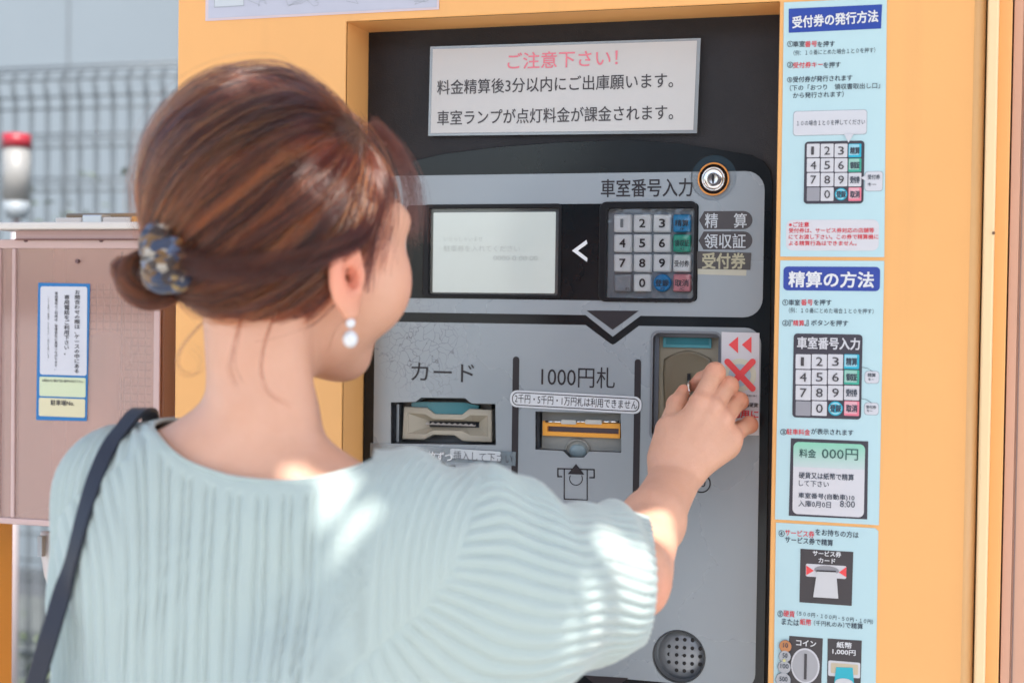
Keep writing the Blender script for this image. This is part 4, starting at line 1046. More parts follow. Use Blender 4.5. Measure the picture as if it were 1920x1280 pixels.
def nets(F, lo, hi, h):
    lo = np.array(lo, dtype=np.float32); n = np.ceil((np.array(hi)-lo)/h).astype(int)+1
    c = 6; nc = (n+c-1)//c+1
    g = np.stack(np.meshgrid(*[np.arange(m) for m in nc], indexing='ij'), -1).reshape(-1, 3)
    ctr = lo+(g*c+c/2)*h
    dc = F(ctr.astype(np.float32)).reshape(nc)
    full = np.repeat(np.repeat(np.repeat(dc, c, 0), c, 1), c, 2).astype(np.float32)[:n[0], :n[1], :n[2]]
    act = np.argwhere(np.abs(dc) < c*h*1.9)
    off = np.stack(np.meshgrid(*[np.arange(c)]*3, indexing='ij'), -1).reshape(-1, 3)
    for i in range(0, len(act), 4000):
        idx = (act[i:i+4000, None, :]*c+off[None]).reshape(-1, 3)
        idx = idx[(idx < n).all(1)]
        full[idx[:, 0], idx[:, 1], idx[:, 2]] = F((lo+idx*h).astype(np.float32))
    S = full < 0
    cor = [S[i:n[0]-1+i, j:n[1]-1+j, k:n[2]-1+k] for i in (0, 1) for j in (0, 1) for k in (0, 1)]
    cnt = sum(x.astype(np.int8) for x in cor)
    actc = (cnt > 0) & (cnt < 8)
    ids = -np.ones(actc.shape, dtype=np.int64); cells = np.argwhere(actc); ids[actc] = np.arange(len(cells))
    V = (lo+(cells+.5)*h).astype(np.float32)
    e = h*.5
    for _ in range(3):
        d = F(V); G = np.stack([F(V+np.eye(3, dtype=np.float32)[a]*e)-F(V-np.eye(3, dtype=np.float32)[a]*e) for a in range(3)], 1)/(2*e)
        gn = (G*G).sum(1)+1e-6; st = -(d/gn)[:, None]*G
        ln = np.linalg.norm(st, axis=1); st *= np.minimum(1, h*.6/np.maximum(ln, 1e-9))[:, None]; V = V+st
    Q = []
    for ax in range(3):
        o1, o2 = [a for a in range(3) if a != ax]
        sl0 = [slice(None)]*3; sl1 = [slice(None)]*3; sl0[ax] = slice(0, n[ax]-1); sl1[ax] = slice(1, n[ax])
        A, B = S[tuple(sl0)], S[tuple(sl1)]
        x = np.argwhere(A != B); x = x[(x[:, o1] > 0) & (x[:, o2] > 0) & (x[:, o1] < n[o1]-1) & (x[:, o2] < n[o2]-1)]
        ins = A[x[:, 0], x[:, 1], x[:, 2]]
        def cell(d1, d2):
            y = x.copy(); y[:, o1] -= d1; y[:, o2] -= d2; return ids[y[:, 0], y[:, 1], y[:, 2]]
        q = np.stack([cell(1, 1), cell(0, 1), cell(0, 0), cell(1, 0)], 1)
        flip = ins if ax != 1 else ~ins
        q[~flip] = q[~flip][:, ::-1]
        Q.append(q)
    Q = np.concatenate(Q); return V, Q[(Q >= 0).all(1)]
def to_mesh(name, V, Q):
    me = bpy.data.meshes.new(name)
    used = np.unique(Q); mp = -np.ones(len(V), dtype=np.int64); mp[used] = np.arange(len(used)); V = V[used]; Q = mp[Q]
    me.vertices.add(len(V)); me.vertices.foreach_set('co', V.astype(np.float32).ravel())
    me.loops.add(Q.size); me.loops.foreach_set('vertex_index', Q.ravel().astype(np.int32))
    me.polygons.add(len(Q)); me.polygons.foreach_set('loop_start', np.arange(0, Q.size, 4, dtype=np.int32))
    me.update(calc_edges=True); me.validate()
    return me, used
def attr(me, name, vals):
    a = me.attributes.new(name, 'FLOAT', 'POINT'); a.data.foreach_set('value', vals.astype(np.float32))

# ---- head, neck, shoulders, upper arm
NB = W(480, 900, 1.065); NL = W(400, 905, 1.075); NR_ = W(560, 965, 1.05)
ShL = W(238, 925, 1.10); ShR = W(850, 1020, 1.0); EL = W(1186, 1072, 1.158)
B = SDF()
B.add(hell(-7, 0, 14, 83, 70, 78))
B.add(hell(32, 0, -26, 64, 64, 78), .02)
B.add(hell(46, 0, -84, 38, 36, 30), .03)
B.add(hell(70, 0, -104, 16, 20, 14), .02)
for s_ in (-1, 1):
    B.add(hell(63, 43*s_, -44, 28, 26, 36), .02)
    B.add(hell(62, 34*s_, 6, 30, 28, 16), .02)
B.add(cap(L(86, 0, -8), L(101, 0, -42), .006, .009), .012)
for s_ in (-1, 1): B.add(hell(94, 8*s_, -46, 9, 6, 6), .006)
for s_ in (-1, 1): B.add(hell(94, 31*s_, -16, 13, 15, 9), .010, 's')
for s_ in (-1, 1): B.add(hell(78, 31*s_, -17, 12, 13, 11), .003)
B.add(hell(87, 0, -70, 9, 20, 5), .008); B.add(hell(86, 0, -79, 9, 17, 5), .006)
B.add(cap(L(88, -18, -74.5), L(88, 18, -74.5), .0012), .003) if False else None
# right and left ears
for s_ in (-1, 1):
    n_ = (HS*s_*math.cos(rad(9))+HF*math.sin(rad(9))).normalized(); b_ = (HS*s_*math.sin(rad(9))-HF*math.cos(rad(9))).normalized()
    up_ = (HU*math.cos(rad(8))+b_*math.sin(rad(8))).normalized(); b2 = up_.cross(n_); b2 = b2 if b2.dot(b_) > 0 else -b2
    ec = L(8, 76*s_, -43)
    B.add(ell(ec+n_*.002, (.0065, .0170, .0285), (n_, b2, up_)), .004)
    B.add(ell(ec+n_*.0095-b2*.002+up_*.005, (.0062, .0120, .0205), (n_, b2, up_)), .002, 's')
    B.add(ell(ec+n_*.004-b2*.004-up_*.002, (.0075, .0062, .0080), (n_, b2, up_)), .002, 's')
    B.add(ell(ec-b2*.0135-up_*.001+n_*.002, (.0035, .0040, .006), (n_, b2, up_)), .003)
    B.add(ell(ec-up_*.026-b2*.004+n_*.001, (.005, .008, .008), (n_, b2, up_)), .004)
    if s_ == 1: EAR, EN, EB, EU = ec, n_, b2, up_
B.add(cap(L(-17, 0, -60), W(492, 800, 1.065), .0375, .0385), .016); B.add(cap(W(492, 800, 1.065), NB, .0385, .046), .02)
B.add(cap(L(-10, 30, -58), W(560, 790, 1.04), .010, .010), .02)
B.add(cap(NL, ShL, .043, .042), .03); B.add(cap(NL, NR_, .045, .045), .03); B.add(cap(NR_, ShR, .044, .041), .03)
B.add(ell(W(500, 1290, 1.075), (.130, .078, .15), (Rh, Ah, HU0)), .05); B.add(cap(W(300, 1050, 1.09), W(740, 1105, 1.06), .052), .04)
B.add(cap(ShR, EL, .043, .031), .03)
bmin = Vector((min(ShL.x, ShR.x)-.09, -1.0, 1.00)); 
ptsb = [ShL, ShR, EL, L(110, 0, 0), L(-110, 0, 0), W(520, 1130, .96), W(520, 1130, 1.18)]
lo = [min(p[i] for p in ptsb)-.07 for i in range(3)]; hi = [max(p[i] for p in ptsb)+.07 for i in range(3)]
lo[2] = 1.12; hi[2] = HO.z+.13
V1, Q1 = nets(B, lo, hi, .0024)

# ---- forearm and hand
H = SDF()
wl_, wr_ = W(1247, 893, 1.335), W(1286, 897, 1.337)
mid = W(1223, 978, 1.248)
H.add(cap(EL, mid, .0305, .0262)); H.add(cap(mid, wl_, .0240, .0150), .012); H.add(cap(mid, wr_, .0240, .0145), .014)
H.add(cap(W(1196, 1108, 1.15), W(1205, 1090, 1.17), .020, .016), .02)
MC = [W(1311, 754, 1.374), W(1338, 763, 1.374), W(1357, 786, 1.375), W(1374, 817, 1.378)]
PI = [W(1341, 698, 1.402), W(1367, 723, 1.404), W(1386, 752, 1.406), W(1405, 796, 1.404)]
DI = [W(1316, 711, 1.420), W(1340, 735, 1.424), W(1362, 765, 1.424), W(1388, 800, 1.420)]
TI = [W(1302, 722, 1.424), W(1322, 748, 1.420), W(1345, 778, 1.418), W(1372, 806, 1.412)]
RM = [.0098, .0095, .0091, .0086]; RP = [.0090, .0084, .0080, .0073]; RD = [.0074, .0070, .0068, .0062]
wc = W(1266, 880, 1.34)
B0 = [W(1252, 880, 1.338), W(1266, 878, 1.335), W(1280, 878, 1.336), W(1294, 880, 1.340)]
for i in range(4): H.add(cap(B0[i]+fwd*.001, MC[i], .0118, RM[i]*.90), .012)
for i in range(4): H.add(cap(B0[i]-fwd*.0100, MC[i]-fwd*.0062, .0034, .0042), .004); H.add(ell(MC[i]-fwd*.0046, (.0080,)*3), .0035)
H.add(cap(W(1300, 872, 1.347), W(1362, 838, 1.372), .0130, .0118), .014)
H.add(cap(W(1262, 850, 1.350), W(1300, 790, 1.376), .014, .012), .014)
H.add(cap(W(1310, 840, 1.362), W(1345, 800, 1.384), .014, .010), .014)
TH = [W(1246, 855, 1.345), W(1253, 805, 1.366), W(1269, 758, 1.396), W(1282, 733, 1.412)]
H.add(cap(TH[0], TH[1], .0145, .0125), .014)
FG = []
for i in range(4):
    g = SDF(); g.add(cap(MC[i], PI[i], RM[i]*.96, RP[i]*.95)); g.add(ell(PI[i], (RP[i]*1.03,)*3), .006)
    g.add(cap(PI[i], DI[i], RP[i]*.93, RD[i]), .003); g.add(cap(DI[i], TI[i], RD[i], RD[i]*.86), .003); FG.append(g)
g = SDF(); g.add(cap(TH[1], TH[2], .0108, .0090)); g.add(ell(TH[2], (.0096,)*3), .004); g.add(cap(TH[2], TH[3], .0088, .0066), .003); FG.append(g)
def HH(P):
    d = H(P); k = .0036
    fs = [g(P) for g in FG]
    m = fs[0]
    for e in fs[1:]:
        kk = .0014; h = np.clip(.5+.5*(e-m)/kk, 0, 1); m = e*(1-h)+m*h-kk*h*(1-h)
    h = np.clip(.5+.5*(m-d)/k, 0, 1); d = m*(1-h)+d*h-k*h*(1-h)
    for a, b in zip(B0, MC): pass
    return d
al = [EL, mid, wl_, wr_]+MC+PI+DI+TI+TH+[W(1196, 1108, 1.15)]
lo = [min(p[i] for p in al)-.04 for i in range(3)]; hi = [max(p[i] for p in al)+.04 for i in range(3)]
V2, Q2 = nets(HH, lo, hi, .0013)
V = np.concatenate([V1, V2]); Q = np.concatenate([Q1, Q2+len(V1)])
me, used = to_mesh('body', V, Q); V = V[used]
fl = np.zeros(len(V))
for p, r_, a in [(PI[i], .010, .9) for i in range(4)]+[(MC[i], .011, .45) for i in range(4)]+[(DI[0], .010, .8), (TI[0], .011, 1), (TH[3], .010, .9), (TH[2], .010, .4)]+[(EAR, .026, 1.0), (EL, .03, .55), (W(1205, 1110, 1.14), .03, .6)]:
    dd = np.linalg.norm(V-npv(p), axis=1); fl = np.maximum(fl, a*np.exp(-(dd/r_)**2))
# cheeks, lips, brows as their own pigment
loc = (V-hO); lf, ls, lu = loc@hF*1000, loc@hS*1000, loc@hU*1000
for s_ in (-1, 1): fl = np.maximum(fl, .6*np.exp(-((lf-75)**2+(ls-42*s_)**2+(lu+42)**2)/22**2))
lips = np.exp(-(((ls)/21)**4+((lu+74.5)/8)**4))*(lf > 82)
attr(me, 'flush', fl); attr(me, 'lips', lips)
person = empty('person', (NB.x, NB.y, 0), 'woman with low brown hair bun and pale blue ribbed blouse reaching to the coin slot', 'person')
SK = mat('skin', (.78, .55, .45), .46, spec=.42, sss=.12, bump=(480, .28))
n = SK.node_tree.nodes; l = SK.node_tree.links; b = n['Principled BSDF']
a1_ = n.new('ShaderNodeAttribute'); a1_.attribute_name = 'flush'; a2_ = n.new('ShaderNodeAttribute'); a2_.attribute_name = 'lips'
tc = n.new('ShaderNodeTexCoord'); nn = n.new('ShaderNodeTexNoise'); nn.inputs['Scale'].default_value = 38; nn.inputs['Detail'].default_value = 5; l.new(tc.outputs['Object'], nn.inputs['Vector'])
m1 = n.new('ShaderNodeMix'); m1.data_type = 'RGBA'; m1.inputs[6].default_value = (.72, .425, .305, 1); m1.inputs[7].default_value = (.62, .325, .21, 1); l.new(nn.outputs['Fac'], m1.inputs[0])
m2 = n.new('ShaderNodeMix'); m2.data_type = 'RGBA'; m2.inputs[7].default_value = (.78, .28, .18, 1)
mf = n.new('ShaderNodeMath'); mf.operation = 'MULTIPLY'; mf.inputs[1].default_value = .9; l.new(a1_.outputs['Fac'], mf.inputs[0]); l.new(mf.outputs[0], m2.inputs[0]); l.new(m1.outputs[2], m2.inputs[6])
m3 = n.new('ShaderNodeMix'); m3.data_type = 'RGBA'; m3.inputs[7].default_value = (.55, .13, .12, 1); l.new(a2_.outputs['Fac'], m3.inputs[0]); l.new(m2.outputs[2], m3.inputs[6]); l.new(m3.outputs[2], b.inputs['Base Color'])
body = link('body', me, SK, person, True)

# eyes and brows (on the side turned away)
for s_ in (-1, 1):
    bm = bmesh.new(); sphere(bm, L(79, 31*s_, -17), .0122, 20, 14); obj('eye', bm, mat('eye_white', (.7, .68, .66), .2), body, True)
    bm = bmesh.new(); sphere(bm, L(84.5, 30.5*s_, -17), (.0072, .0072, .0072), 16, 10); obj('iris', bm, mat('iris_brown', (.05, .025, .015), .15), body, True)
    bm = bmesh.new(); tube(bm, [L(96-.035*(t-20)**2*.3, t*s_, 2+4*math.sin((t-16)/34*math.pi*.8)) for t in np.linspace(14, 48, 10)], .0016, 6, taper=[.5, .9, 1, 1, 1, .9, .8, .7, .5, .3]); obj('eyebrow', bm, mat('brow_brown', (.10, .05, .03), .7), body, True)
    bm = bmesh.new(); tube(bm, [L(91.5-.02*(t-31)**2, t*s_, -11-.03*(t-31)**2) for t in np.linspace(19, 43, 10)], .0011, 6); obj('eyelash', bm, MATS['brow_brown'], body, True)

# ---- legs and feet below the frame
def loftbody(name, secs, m, par, n=28):
    bm = bmesh.new(); R = []
    for c, a, b_ in secs:
        R.append([bm.verts.new(Vector(c)+Rh*a*math.cos(t)+Ah*b_*math.sin(t)) for t in np.linspace(0, 2*math.pi, n+1)[:-1]])
    for A, B_ in zip(R, R[1:]):
        for i in range(n): bm.faces.new((A[i], A[(i+1) % n], B_[(i+1) % n], B_[i]))
    bm.faces.new(R[0]); bm.faces.new(R[-1]); return obj(name, bm, m, par, True)
pc = W(520, 1130, 1.075); pc = Vector((pc.x, pc.y, 0))
up_z = lambda z: pc+Vector((0, 0, z))
loftbody('skirt', [(up_z(.30), .20, .17), (up_z(.55), .18, .15), (up_z(.80), .165, .125), (up_z(.95), .125, .09), (up_z(1.02), .115, .085)], mat('beige_cloth', (.42, .37, .30), .85), person)
for s_ in (-1, 1):
    q_ = pc+Rh*.07*s_
    loftbody('leg', [(q_+Vector((0, 0, .03)), .034, .038), (q_+Vector((0, 0, .12)), .035, .036), (q_+Vector((0, 0, .30)), .052, .054), (q_+Vector((0, 0, .45)), .058, .06)], SK, person)
    bm = bmesh.new(); sphere(bm, q_+Ah*.05+Vector((0, 0, .032)), (.045, .045, .032)); sphere(bm, q_+Ah*.11+Vector((0, 0, .022)), (.042, .06, .022)); obj('shoe', bm, mat('white_leather', (.6, .58, .55), .5), person, True)

# ---- blouse
G = SDF()
G.add(ell(W(470, 1330, 1.07), (.126, .092, .20), (Rh, Ah, HU0)))
G.add(cap(W(300, 1045, 1.085), W(740, 1095, 1.05), .072), .05)
G.add(cap(NL, ShL, .049, .051), .03); G.add(cap(NL, NR_, .050, .052), .03); G.add(cap(NR_, ShR, .052, .055), .03)
GL_ = SDF(); GL_.add(cap(ShL, W(212, 1130, 1.09), .050, .044)); GL_.add(cap(W(212, 1130, 1.09), W(205, 1420, 1.07), .044, .048), .03)
G.add(GL_, .016)
SA = [W(800, 1045, 1.0), W(960, 1088, 1.02), W(1090, 1092, 1.09), W(1165, 1078, 1.14), W(1230, 1068, 1.185)]
SR_ = [.064, .0625, .0555, .046, .0385]
GR_ = SDF()
for i in range(4): GR_.add(cap(SA[i], SA[i+1], SR_[i], SR_[i+1]), .03)
GR_.add(cap(W(650, 1300, 1.03), W(905, 1160, 1.02), .095, .068), .05)
G.add(GR_, .018)
ptsb = [ShL, ShR, SA[-1], W(172, 1300, 1.07), W(520, 1130, .94), W(520, 1130, 1.2), W(650, 1300, .94)]
lo = [min(p[i] for p in ptsb)-.08 for i in range(3)]; hi = [max(p[i] for p in ptsb)+.08 for i in range(3)]
lo[2] = .96; hi[2] = 1.40
V, Q = nets(G, lo, hi, .0018)
V = V.astype(np.float64)
# normals
e = .002
Gn = np.stack([G((V+np.eye(3)[a]*e).astype(np.float32))-G((V-np.eye(3)[a]*e).astype(np.float32)) for a in range(3)], 1); Gn /= np.linalg.norm(Gn, axis=1)[:, None]+1e-9
rh, ah, uh = npv(Rh), npv(Ah), np.array([0, 0, 1.])
dT = np.minimum(*[p[0](V.astype(np.float32)) for p in G.p[:2]]); dR = GR_(V.astype(np.float32)); dL = GL_(V.astype(np.float32))
# rib coordinate on the torso: lateral angle round the body
tcn_ = npv(W(500, 1150, 1.075)); q = V-tcn_; lat, dep = q@rh, q@ah
hgt = q[:, 2]
wob = .006*np.sin(hgt*9+1.0)+.10*np.maximum(0, hgt-.02)*np.sign(lat)*np.minimum(1, np.abs(lat)/.08)*0
ang = np.arctan2((lat+wob)/.150, -dep/.095)
# equal spacing in arc length of the back
cT = (lat+wob*0-.45*dep*np.sign(lat)*np.clip(np.abs(lat)/.09, 0, 1)**2+.10*np.maximum(0, -lat-.06)*(hgt/.1))/.0115
# sleeve coordinate: angle round the arm axis
axs = npv(SA[-1])-npv(SA[0]); axs /= np.linalg.norm(axs)
s1_ = np.cross(axs, uh); s1_ /= np.linalg.norm(s1_); s2_ = np.cross(s1_, axs)
ts = (V-npv(SA[0]))@axs
cen = np.stack([np.interp(ts, [(npv(p)-npv(SA[0]))@axs for p in SA], [p[i] for p in SA]) for i in range(3)], 1)
qr = V-cen; angR = np.arctan2(qr@s1_, qr@s2_)
cR = angR*.060/.0078+.35*np.sin(ts*22)+.25*np.sin(ts*50+angR*2)
axl = npv(W(205, 1420, 1.07))-npv(ShL); axl /= np.linalg.norm(axl); l1 = np.cross(axl, ah); l1 /= np.linalg.norm(l1); l2 = np.cross(axl, l1)
ql = V-npv(W(210, 1150, 1.09)); angL = np.arctan2(ql@l1, ql@l2); cL = angL*.050/.0080
seamx = (V-npv(W(800, 1000, 1.0)))@rh
sp_q = [W(a, b, 1.0) for a, b in ((930, 840), (908, 880), (886, 960), (858, 1040), (800, 1110), (720, 1180), (650, 1240), (600, 1300), (560, 1400))]
szz = np.array([p.z for p in sp_q])[::-1]; sll = np.array([(npv(p)-tcn_)@rh for p in sp_q])[::-1]
wR = 1/(1+np.exp(-(lat-np.interp(V[:, 2], szz, sll))/.0022)); wL = 1/(1+np.exp(-(dT-dL+.001)/.002)) * (lat < -.05)
isR = wR > .5; isL = (wL > .5) & ~isR
# neck opening cylinder
nc_ = npv(W(494, 850, 1.060))
def neck_e(P):
    qn = P-nc_; a_, b_ = qn@rh, qn@ah; return np.sqrt((a_/.0880)**2+(b_/np.where(b_ < 0, .068, .075))**2)
ncx = np.array([258, 275, 292, 315, 350, 430, 520, 600, 660, 702.]); ncy = np.array([782, 790, 812, 842, 868, 895, 905, 898, 882, 862.])
npfw, npcr, npcu, npcam = npv(fwd), npv(cr), npv(cu), npv(cam_pos)
def back_e(P):
    q = P-npcam; dd = q@npfw; px = 960+(q@npcr)/dd*FPX; py = 640-(q@npcu)/dd*FPX
    return py-np.interp(px, ncx, ncy, left=-9999, right=-9999), dd
en = neck_e(V)
band = np.clip((en-1.0)/.16, 0, 1); be_, _d = back_e(V); band = np.where(((V-nc_)@ah) < 0, np.clip((be_-20)/14, 0, 1), 1); band = np.where(V[:, 2] > 1.2, band, 1)
xw = cT*.0115
def groove(x, per, pos, sg):
    fr = (x/per) % 1; return sum(np.exp(-((np.minimum(np.abs(fr-p), 1-np.abs(fr-p)))*per/sg)**2) for p in pos)
wide = groove(xw, .0215, (.30, .66), .0016); fine = groove(xw, .0072, (.5,), .0014)
mixf = np.clip((lat-.045)/.02, 0, 1)*.55+np.clip((-lat-.085)/.015, 0, 1)*.8
gT = np.clip(wide*(1-np.minimum(1, mixf*1.6))+fine*mixf, 0, 1)
prof = np.where(isR, np.abs(np.sin(np.pi*cR))**.7, np.where(isL, .5-.5*np.cos(2*np.pi*cL), 1-gT))
seam = np.exp(-((wR-.5)/.30)**2)
amp = np.where(isR, .0032, np.where(isL, .0028, .0030))*band
disp = (prof-1)*amp*(1-.8*seam)-.0018*seam*(lat > 0)
# soft folds along the top of the raised arm and shoulder
along = q@rh
top = np.clip(Gn[:, 2], 0, 1)*np.clip((along-.05)/.06, 0, 1)
disp += top*(.0042*np.sin(along*78)+.0022*np.sin(along*141+q@ah*40))
low = np.sin(V@np.array([13., 9, 21]))*np.sin(V@np.array([-17., 22, 8]))*.003
disp += low
V = V+Gn*disp[:, None]
# cut the neck, the sleeve end, the left cuff and the hem
cutp = []
en = neck_e(V)
be_, bdd = back_e(V); backs = ((V-nc_)@ah) < .012
neck_in = np.where(backs, be_ < 0, en < 1) & (V[:, 2] > 1.22) & (be_ > -3000)
pe = npv(W(1206, 1075, 1.165)); rv = npv(ray(1206, 1075)); ne = np.cross(rv, npv(cu)); ne = ne/np.linalg.norm(ne); ne = ne+.10*rv/np.linalg.norm(rv)-.06*npv(cu); ne /= np.linalg.norm(ne)
de = (V-pe)@ne
ends = (de > .0)
bad = neck_in | ends
fb = bad[Q].all(1); Q = Q[~fb]
straddle = np.unique(Q[bad[Q].any(1)]); sv = straddle[bad[straddle]]
for i in sv:
    if ends[i]: V[i] -= ne*de[i]
    else:
        if backs[i]: V[i] += uh*(be_[i]*bdd[i]/FPX); continue
        d2 = (V[i]-nc_); a_, b_ = d2@rh, d2@ah; s_ = 1/max(en[i], 1e-6); V[i] += rh*a_*(s_-1)+ah*b_*(s_-1)
me, used = to_mesh('blouse', V, Q)
attr(me, 'rib', np.where(isR, cR, np.where(isL, cL, cT))[used]); attr(me, 'band', band[used])
CL = mat('pale_aqua_knit', (.45, .66, .69), .85, spec=.25)
n = CL.node_tree.nodes; l = CL.node_tree.links; b = n['Principled BSDF']
b.inputs['Sheen Weight'].default_value = .35; b.inputs['Sheen Roughness'].default_value = .4
b.inputs['Subsurface Weight'].default_value = .12; b.inputs['Subsurface Scale'].default_value = .01; b.inputs['Subsurface Radius'].default_value = (.8, 1, 1)
tc = n.new('ShaderNodeTexCoord'); nn = n.new('ShaderNodeTexNoise'); nn.inputs['Scale'].default_value = 1100; l.new(tc.outputs['Object'], nn.inputs['Vector'])
bp = n.new('ShaderNodeBump'); bp.inputs['Strength'].default_value = .35; bp.inputs['Distance'].default_value = .0006; l.new(nn.outputs['Fac'], bp.inputs['Height']); l.new(bp.outputs[0], b.inputs['Normal'])
n2 = n.new('ShaderNodeTexNoise'); n2.inputs['Scale'].default_value = 5; l.new(tc.outputs['Object'], n2.inputs['Vector'])
mx = n.new('ShaderNodeMix'); mx.data_type = 'RGBA'; mx.inputs[6].default_value = (.385, .485, .475, 1); mx.inputs[7].default_value = (.43, .495, .46, 1); l.new(n2.outputs['Fac'], mx.inputs[0]); l.new(mx.outputs[2], b.inputs['Base Color'])
bl_ = link('blouse', me, CL, person, True)
md = bl_.modifiers.new('thickness', 'SOLIDIFY'); md.thickness = .0016; md.offset = -1
# rolled neckline edge follows the opening
bmn = bmesh.new(); bmn.from_mesh(me)
bev = [v for v in bmn.verts if v.is_boundary and v.co.z > 1.22 and ((Vector(v.co)-Vector(nc_)).length < .13)]
an_ = sorted([(math.atan2((v.co-Vector(nc_)).dot(Ah), (v.co-Vector(nc_)).dot(Rh)), v.co.copy()) for v in bev], key=lambda t: t[0]); bmn.free()
if len(an_) > 30:
    bins = np.linspace(-math.pi, math.pi, 73); P_ = []
    aa = np.array([t[0] for t in an_]); pv = np.array([t[1][:] for t in an_])
    for i in range(72):
        sel = (aa >= bins[i]) & (aa < bins[i+1])
        if sel.any(): P_.append(pv[sel].mean(0))
    P_ = np.array(P_)
    for _ in range(3): P_ = .5*P_+.25*np.roll(P_, 1, 0)+.25*np.roll(P_, -1, 0)
    bm = bmesh.new(); tube(bm, [Vector(p) for p in P_], .0017, 8, closed=True); obj('neckline_edge', bm, CL, bl_, True)

# ---- earring
ep = W(664, 603, 1.045); ep2 = W(664, 636, 1.045)
lobe = EAR-EU*.0275-EB*.002+EN*.003
PEARL = mat('pearl', (.70, .72, .74), .12, spec=.7, coat=.6)
ear = empty('t', (0, 0, 0), '', ''); bpy.data.objects.remove(ear)
bm = bmesh.new(); sphere(bm, lobe+Vector((0, 0, -.007)), .0036, 20, 14); e1 = obj('earring', bm, PEARL, person, True)
bm = bmesh.new(); sphere(bm, lobe+Vector((0, 0, -.0185)), (.0056, .0056, .0064), 24, 16); obj('large_pearl', bm, PEARL, e1, True)
bm = bmesh.new(); tube(bm, [lobe+Vector((0, 0, .002)), lobe+Vector((0, 0, -.015))], .0005, 6); obj('hook', bm, STEEL, e1, True)

# ---- coin between thumb and first finger
cc = W(1293.5, 735, 1.418)
ax_ = (Rh*math.cos(rad(12))-Ah*math.sin(rad(12))+Vector((0, 0, .12))).normalized()
t1 = ax_.cross(Vector((0, 0, 1))).normalized(); t2 = ax_.cross(t1)
bm = bmesh.new(); R = []
for rr_, d_ in ((.0100, .0007), (.0108, .0009), (.0116, .0009), (.0118, .0007), (.0118, -.0007), (.0116, -.0009), (.0108, -.0009), (.0100, -.0007)):
    R.append([bm.verts.new(cc+ax_*d_+(t1*math.cos(t)+t2*math.sin(t))*rr_) for t in np.linspace(0, 2*math.pi, 49)[:-1]])
for A, B_ in zip(R, R[1:]):
    for i in range(48): bm.faces.new((A[i], A[(i+1) % 48], B_[(i+1) % 48], B_[i]))
bm.faces.new(R[0]); bm.faces.new(R[-1])
coin = obj('coin', bm, STEEL); tag(coin, 'silver coin seen edge-on, pinched between the thumb and first finger', 'coin')

# ---- shoulder bag
def strap(pts, wd, th, nrm):
    bm = bmesh.new(); R = []
    for i, p in enumerate(pts):
        a = pts[max(0, i-1)]; b_ = pts[min(len(pts)-1, i+1)]; t = (b_-a).normalized(); nn_ = (nrm[i]-t*nrm[i].dot(t)).normalized(); s_ = t.cross(nn_)
        R.append([bm.verts.new(p+s_*x*wd/2+nn_*y*th/2) for x, y in ((-1, -1), (1, -1), (1, 1), (-1, 1))])
    for A, B_ in zip(R, R[1:]):
        for i in range(4): bm.faces.new((A[i], A[(i+1) % 4], B_[(i+1) % 4], B_[i]))
    bm.faces.new(R[0]); bm.faces.new(R[-1]); return bm
bag = empty('shoulder_bag', W(40, 1700, 1.08)*1, 'dark navy shoulder bag whose flat strap crosses the left shoulder of the woman', 'bag')
# back run of the strap lies on the blouse: cast measured line onto the blouse surface
def onto(px, py, off=.003):
    v = npv(ray(px, py)); c0 = npv(cam_pos)
    ds = np.linspace(.90, 1.25, 400, dtype=np.float32); P = (c0+ds[:, None]*v).astype(np.float32); g = G(P)
    k = np.argmax(g < off)
    if g[k] >= off: return None, None
    p = P[k].astype(np.float64)
    gr = np.array([float(G((p+np.eye(3)[a]*e).astype(np.float32)[None])[0]-G((p-np.eye(3)[a]*e).astype(np.float32)[None])[0]) for a in range(3)]); gr /= np.linalg.norm(gr)
    return Vector(p), Vector(gr)
sp_, sn_ = [], []
line_ = [(232, 800), (214, 822), (198, 850), (184, 882), (172, 915), (161, 950), (150, 990), (140, 1030), (129, 1070)]
for a, b in line_:
    p, g_ = onto(a, b)
    if p is None: p = W(a, b, sp_[-1].dot(fwd)-cam_pos.dot(fwd) if sp_ else 1.05); g_ = -Ah
    sp_.append(p); sn_.append(g_)
dl = (sp_[-1]-cam_pos).dot(fwd)
for i, (a, b) in enumerate([(117, 1110), (105, 1150), (92, 1195), (78, 1240), (64, 1290), (30, 1420)]):
    sp_.append(W(a, b, dl-.004*min(i, 2))); sn_.append((-Ah*1.0-Rh*.3).normalized())
# over the shoulder and down the front
fr = [sp_[0]+Ah*.02+Vector((.006, 0, .012)), sp_[0]+Ah*.05+Vector((.008, 0, .010)), sp_[0]+Ah*.09+Vector((.0, 0, -.02)), sp_[0]+Ah*.13+Vector((-.01, 0, -.12)), sp_[-1]+Ah*.12]
pts_ = fr[::-1]+sp_; nr_ = [Ah, Ah, (Ah+HU0).normalized(), HU0, HU0]+sn_
P_ = np.array([p[:] for p in pts_]); 
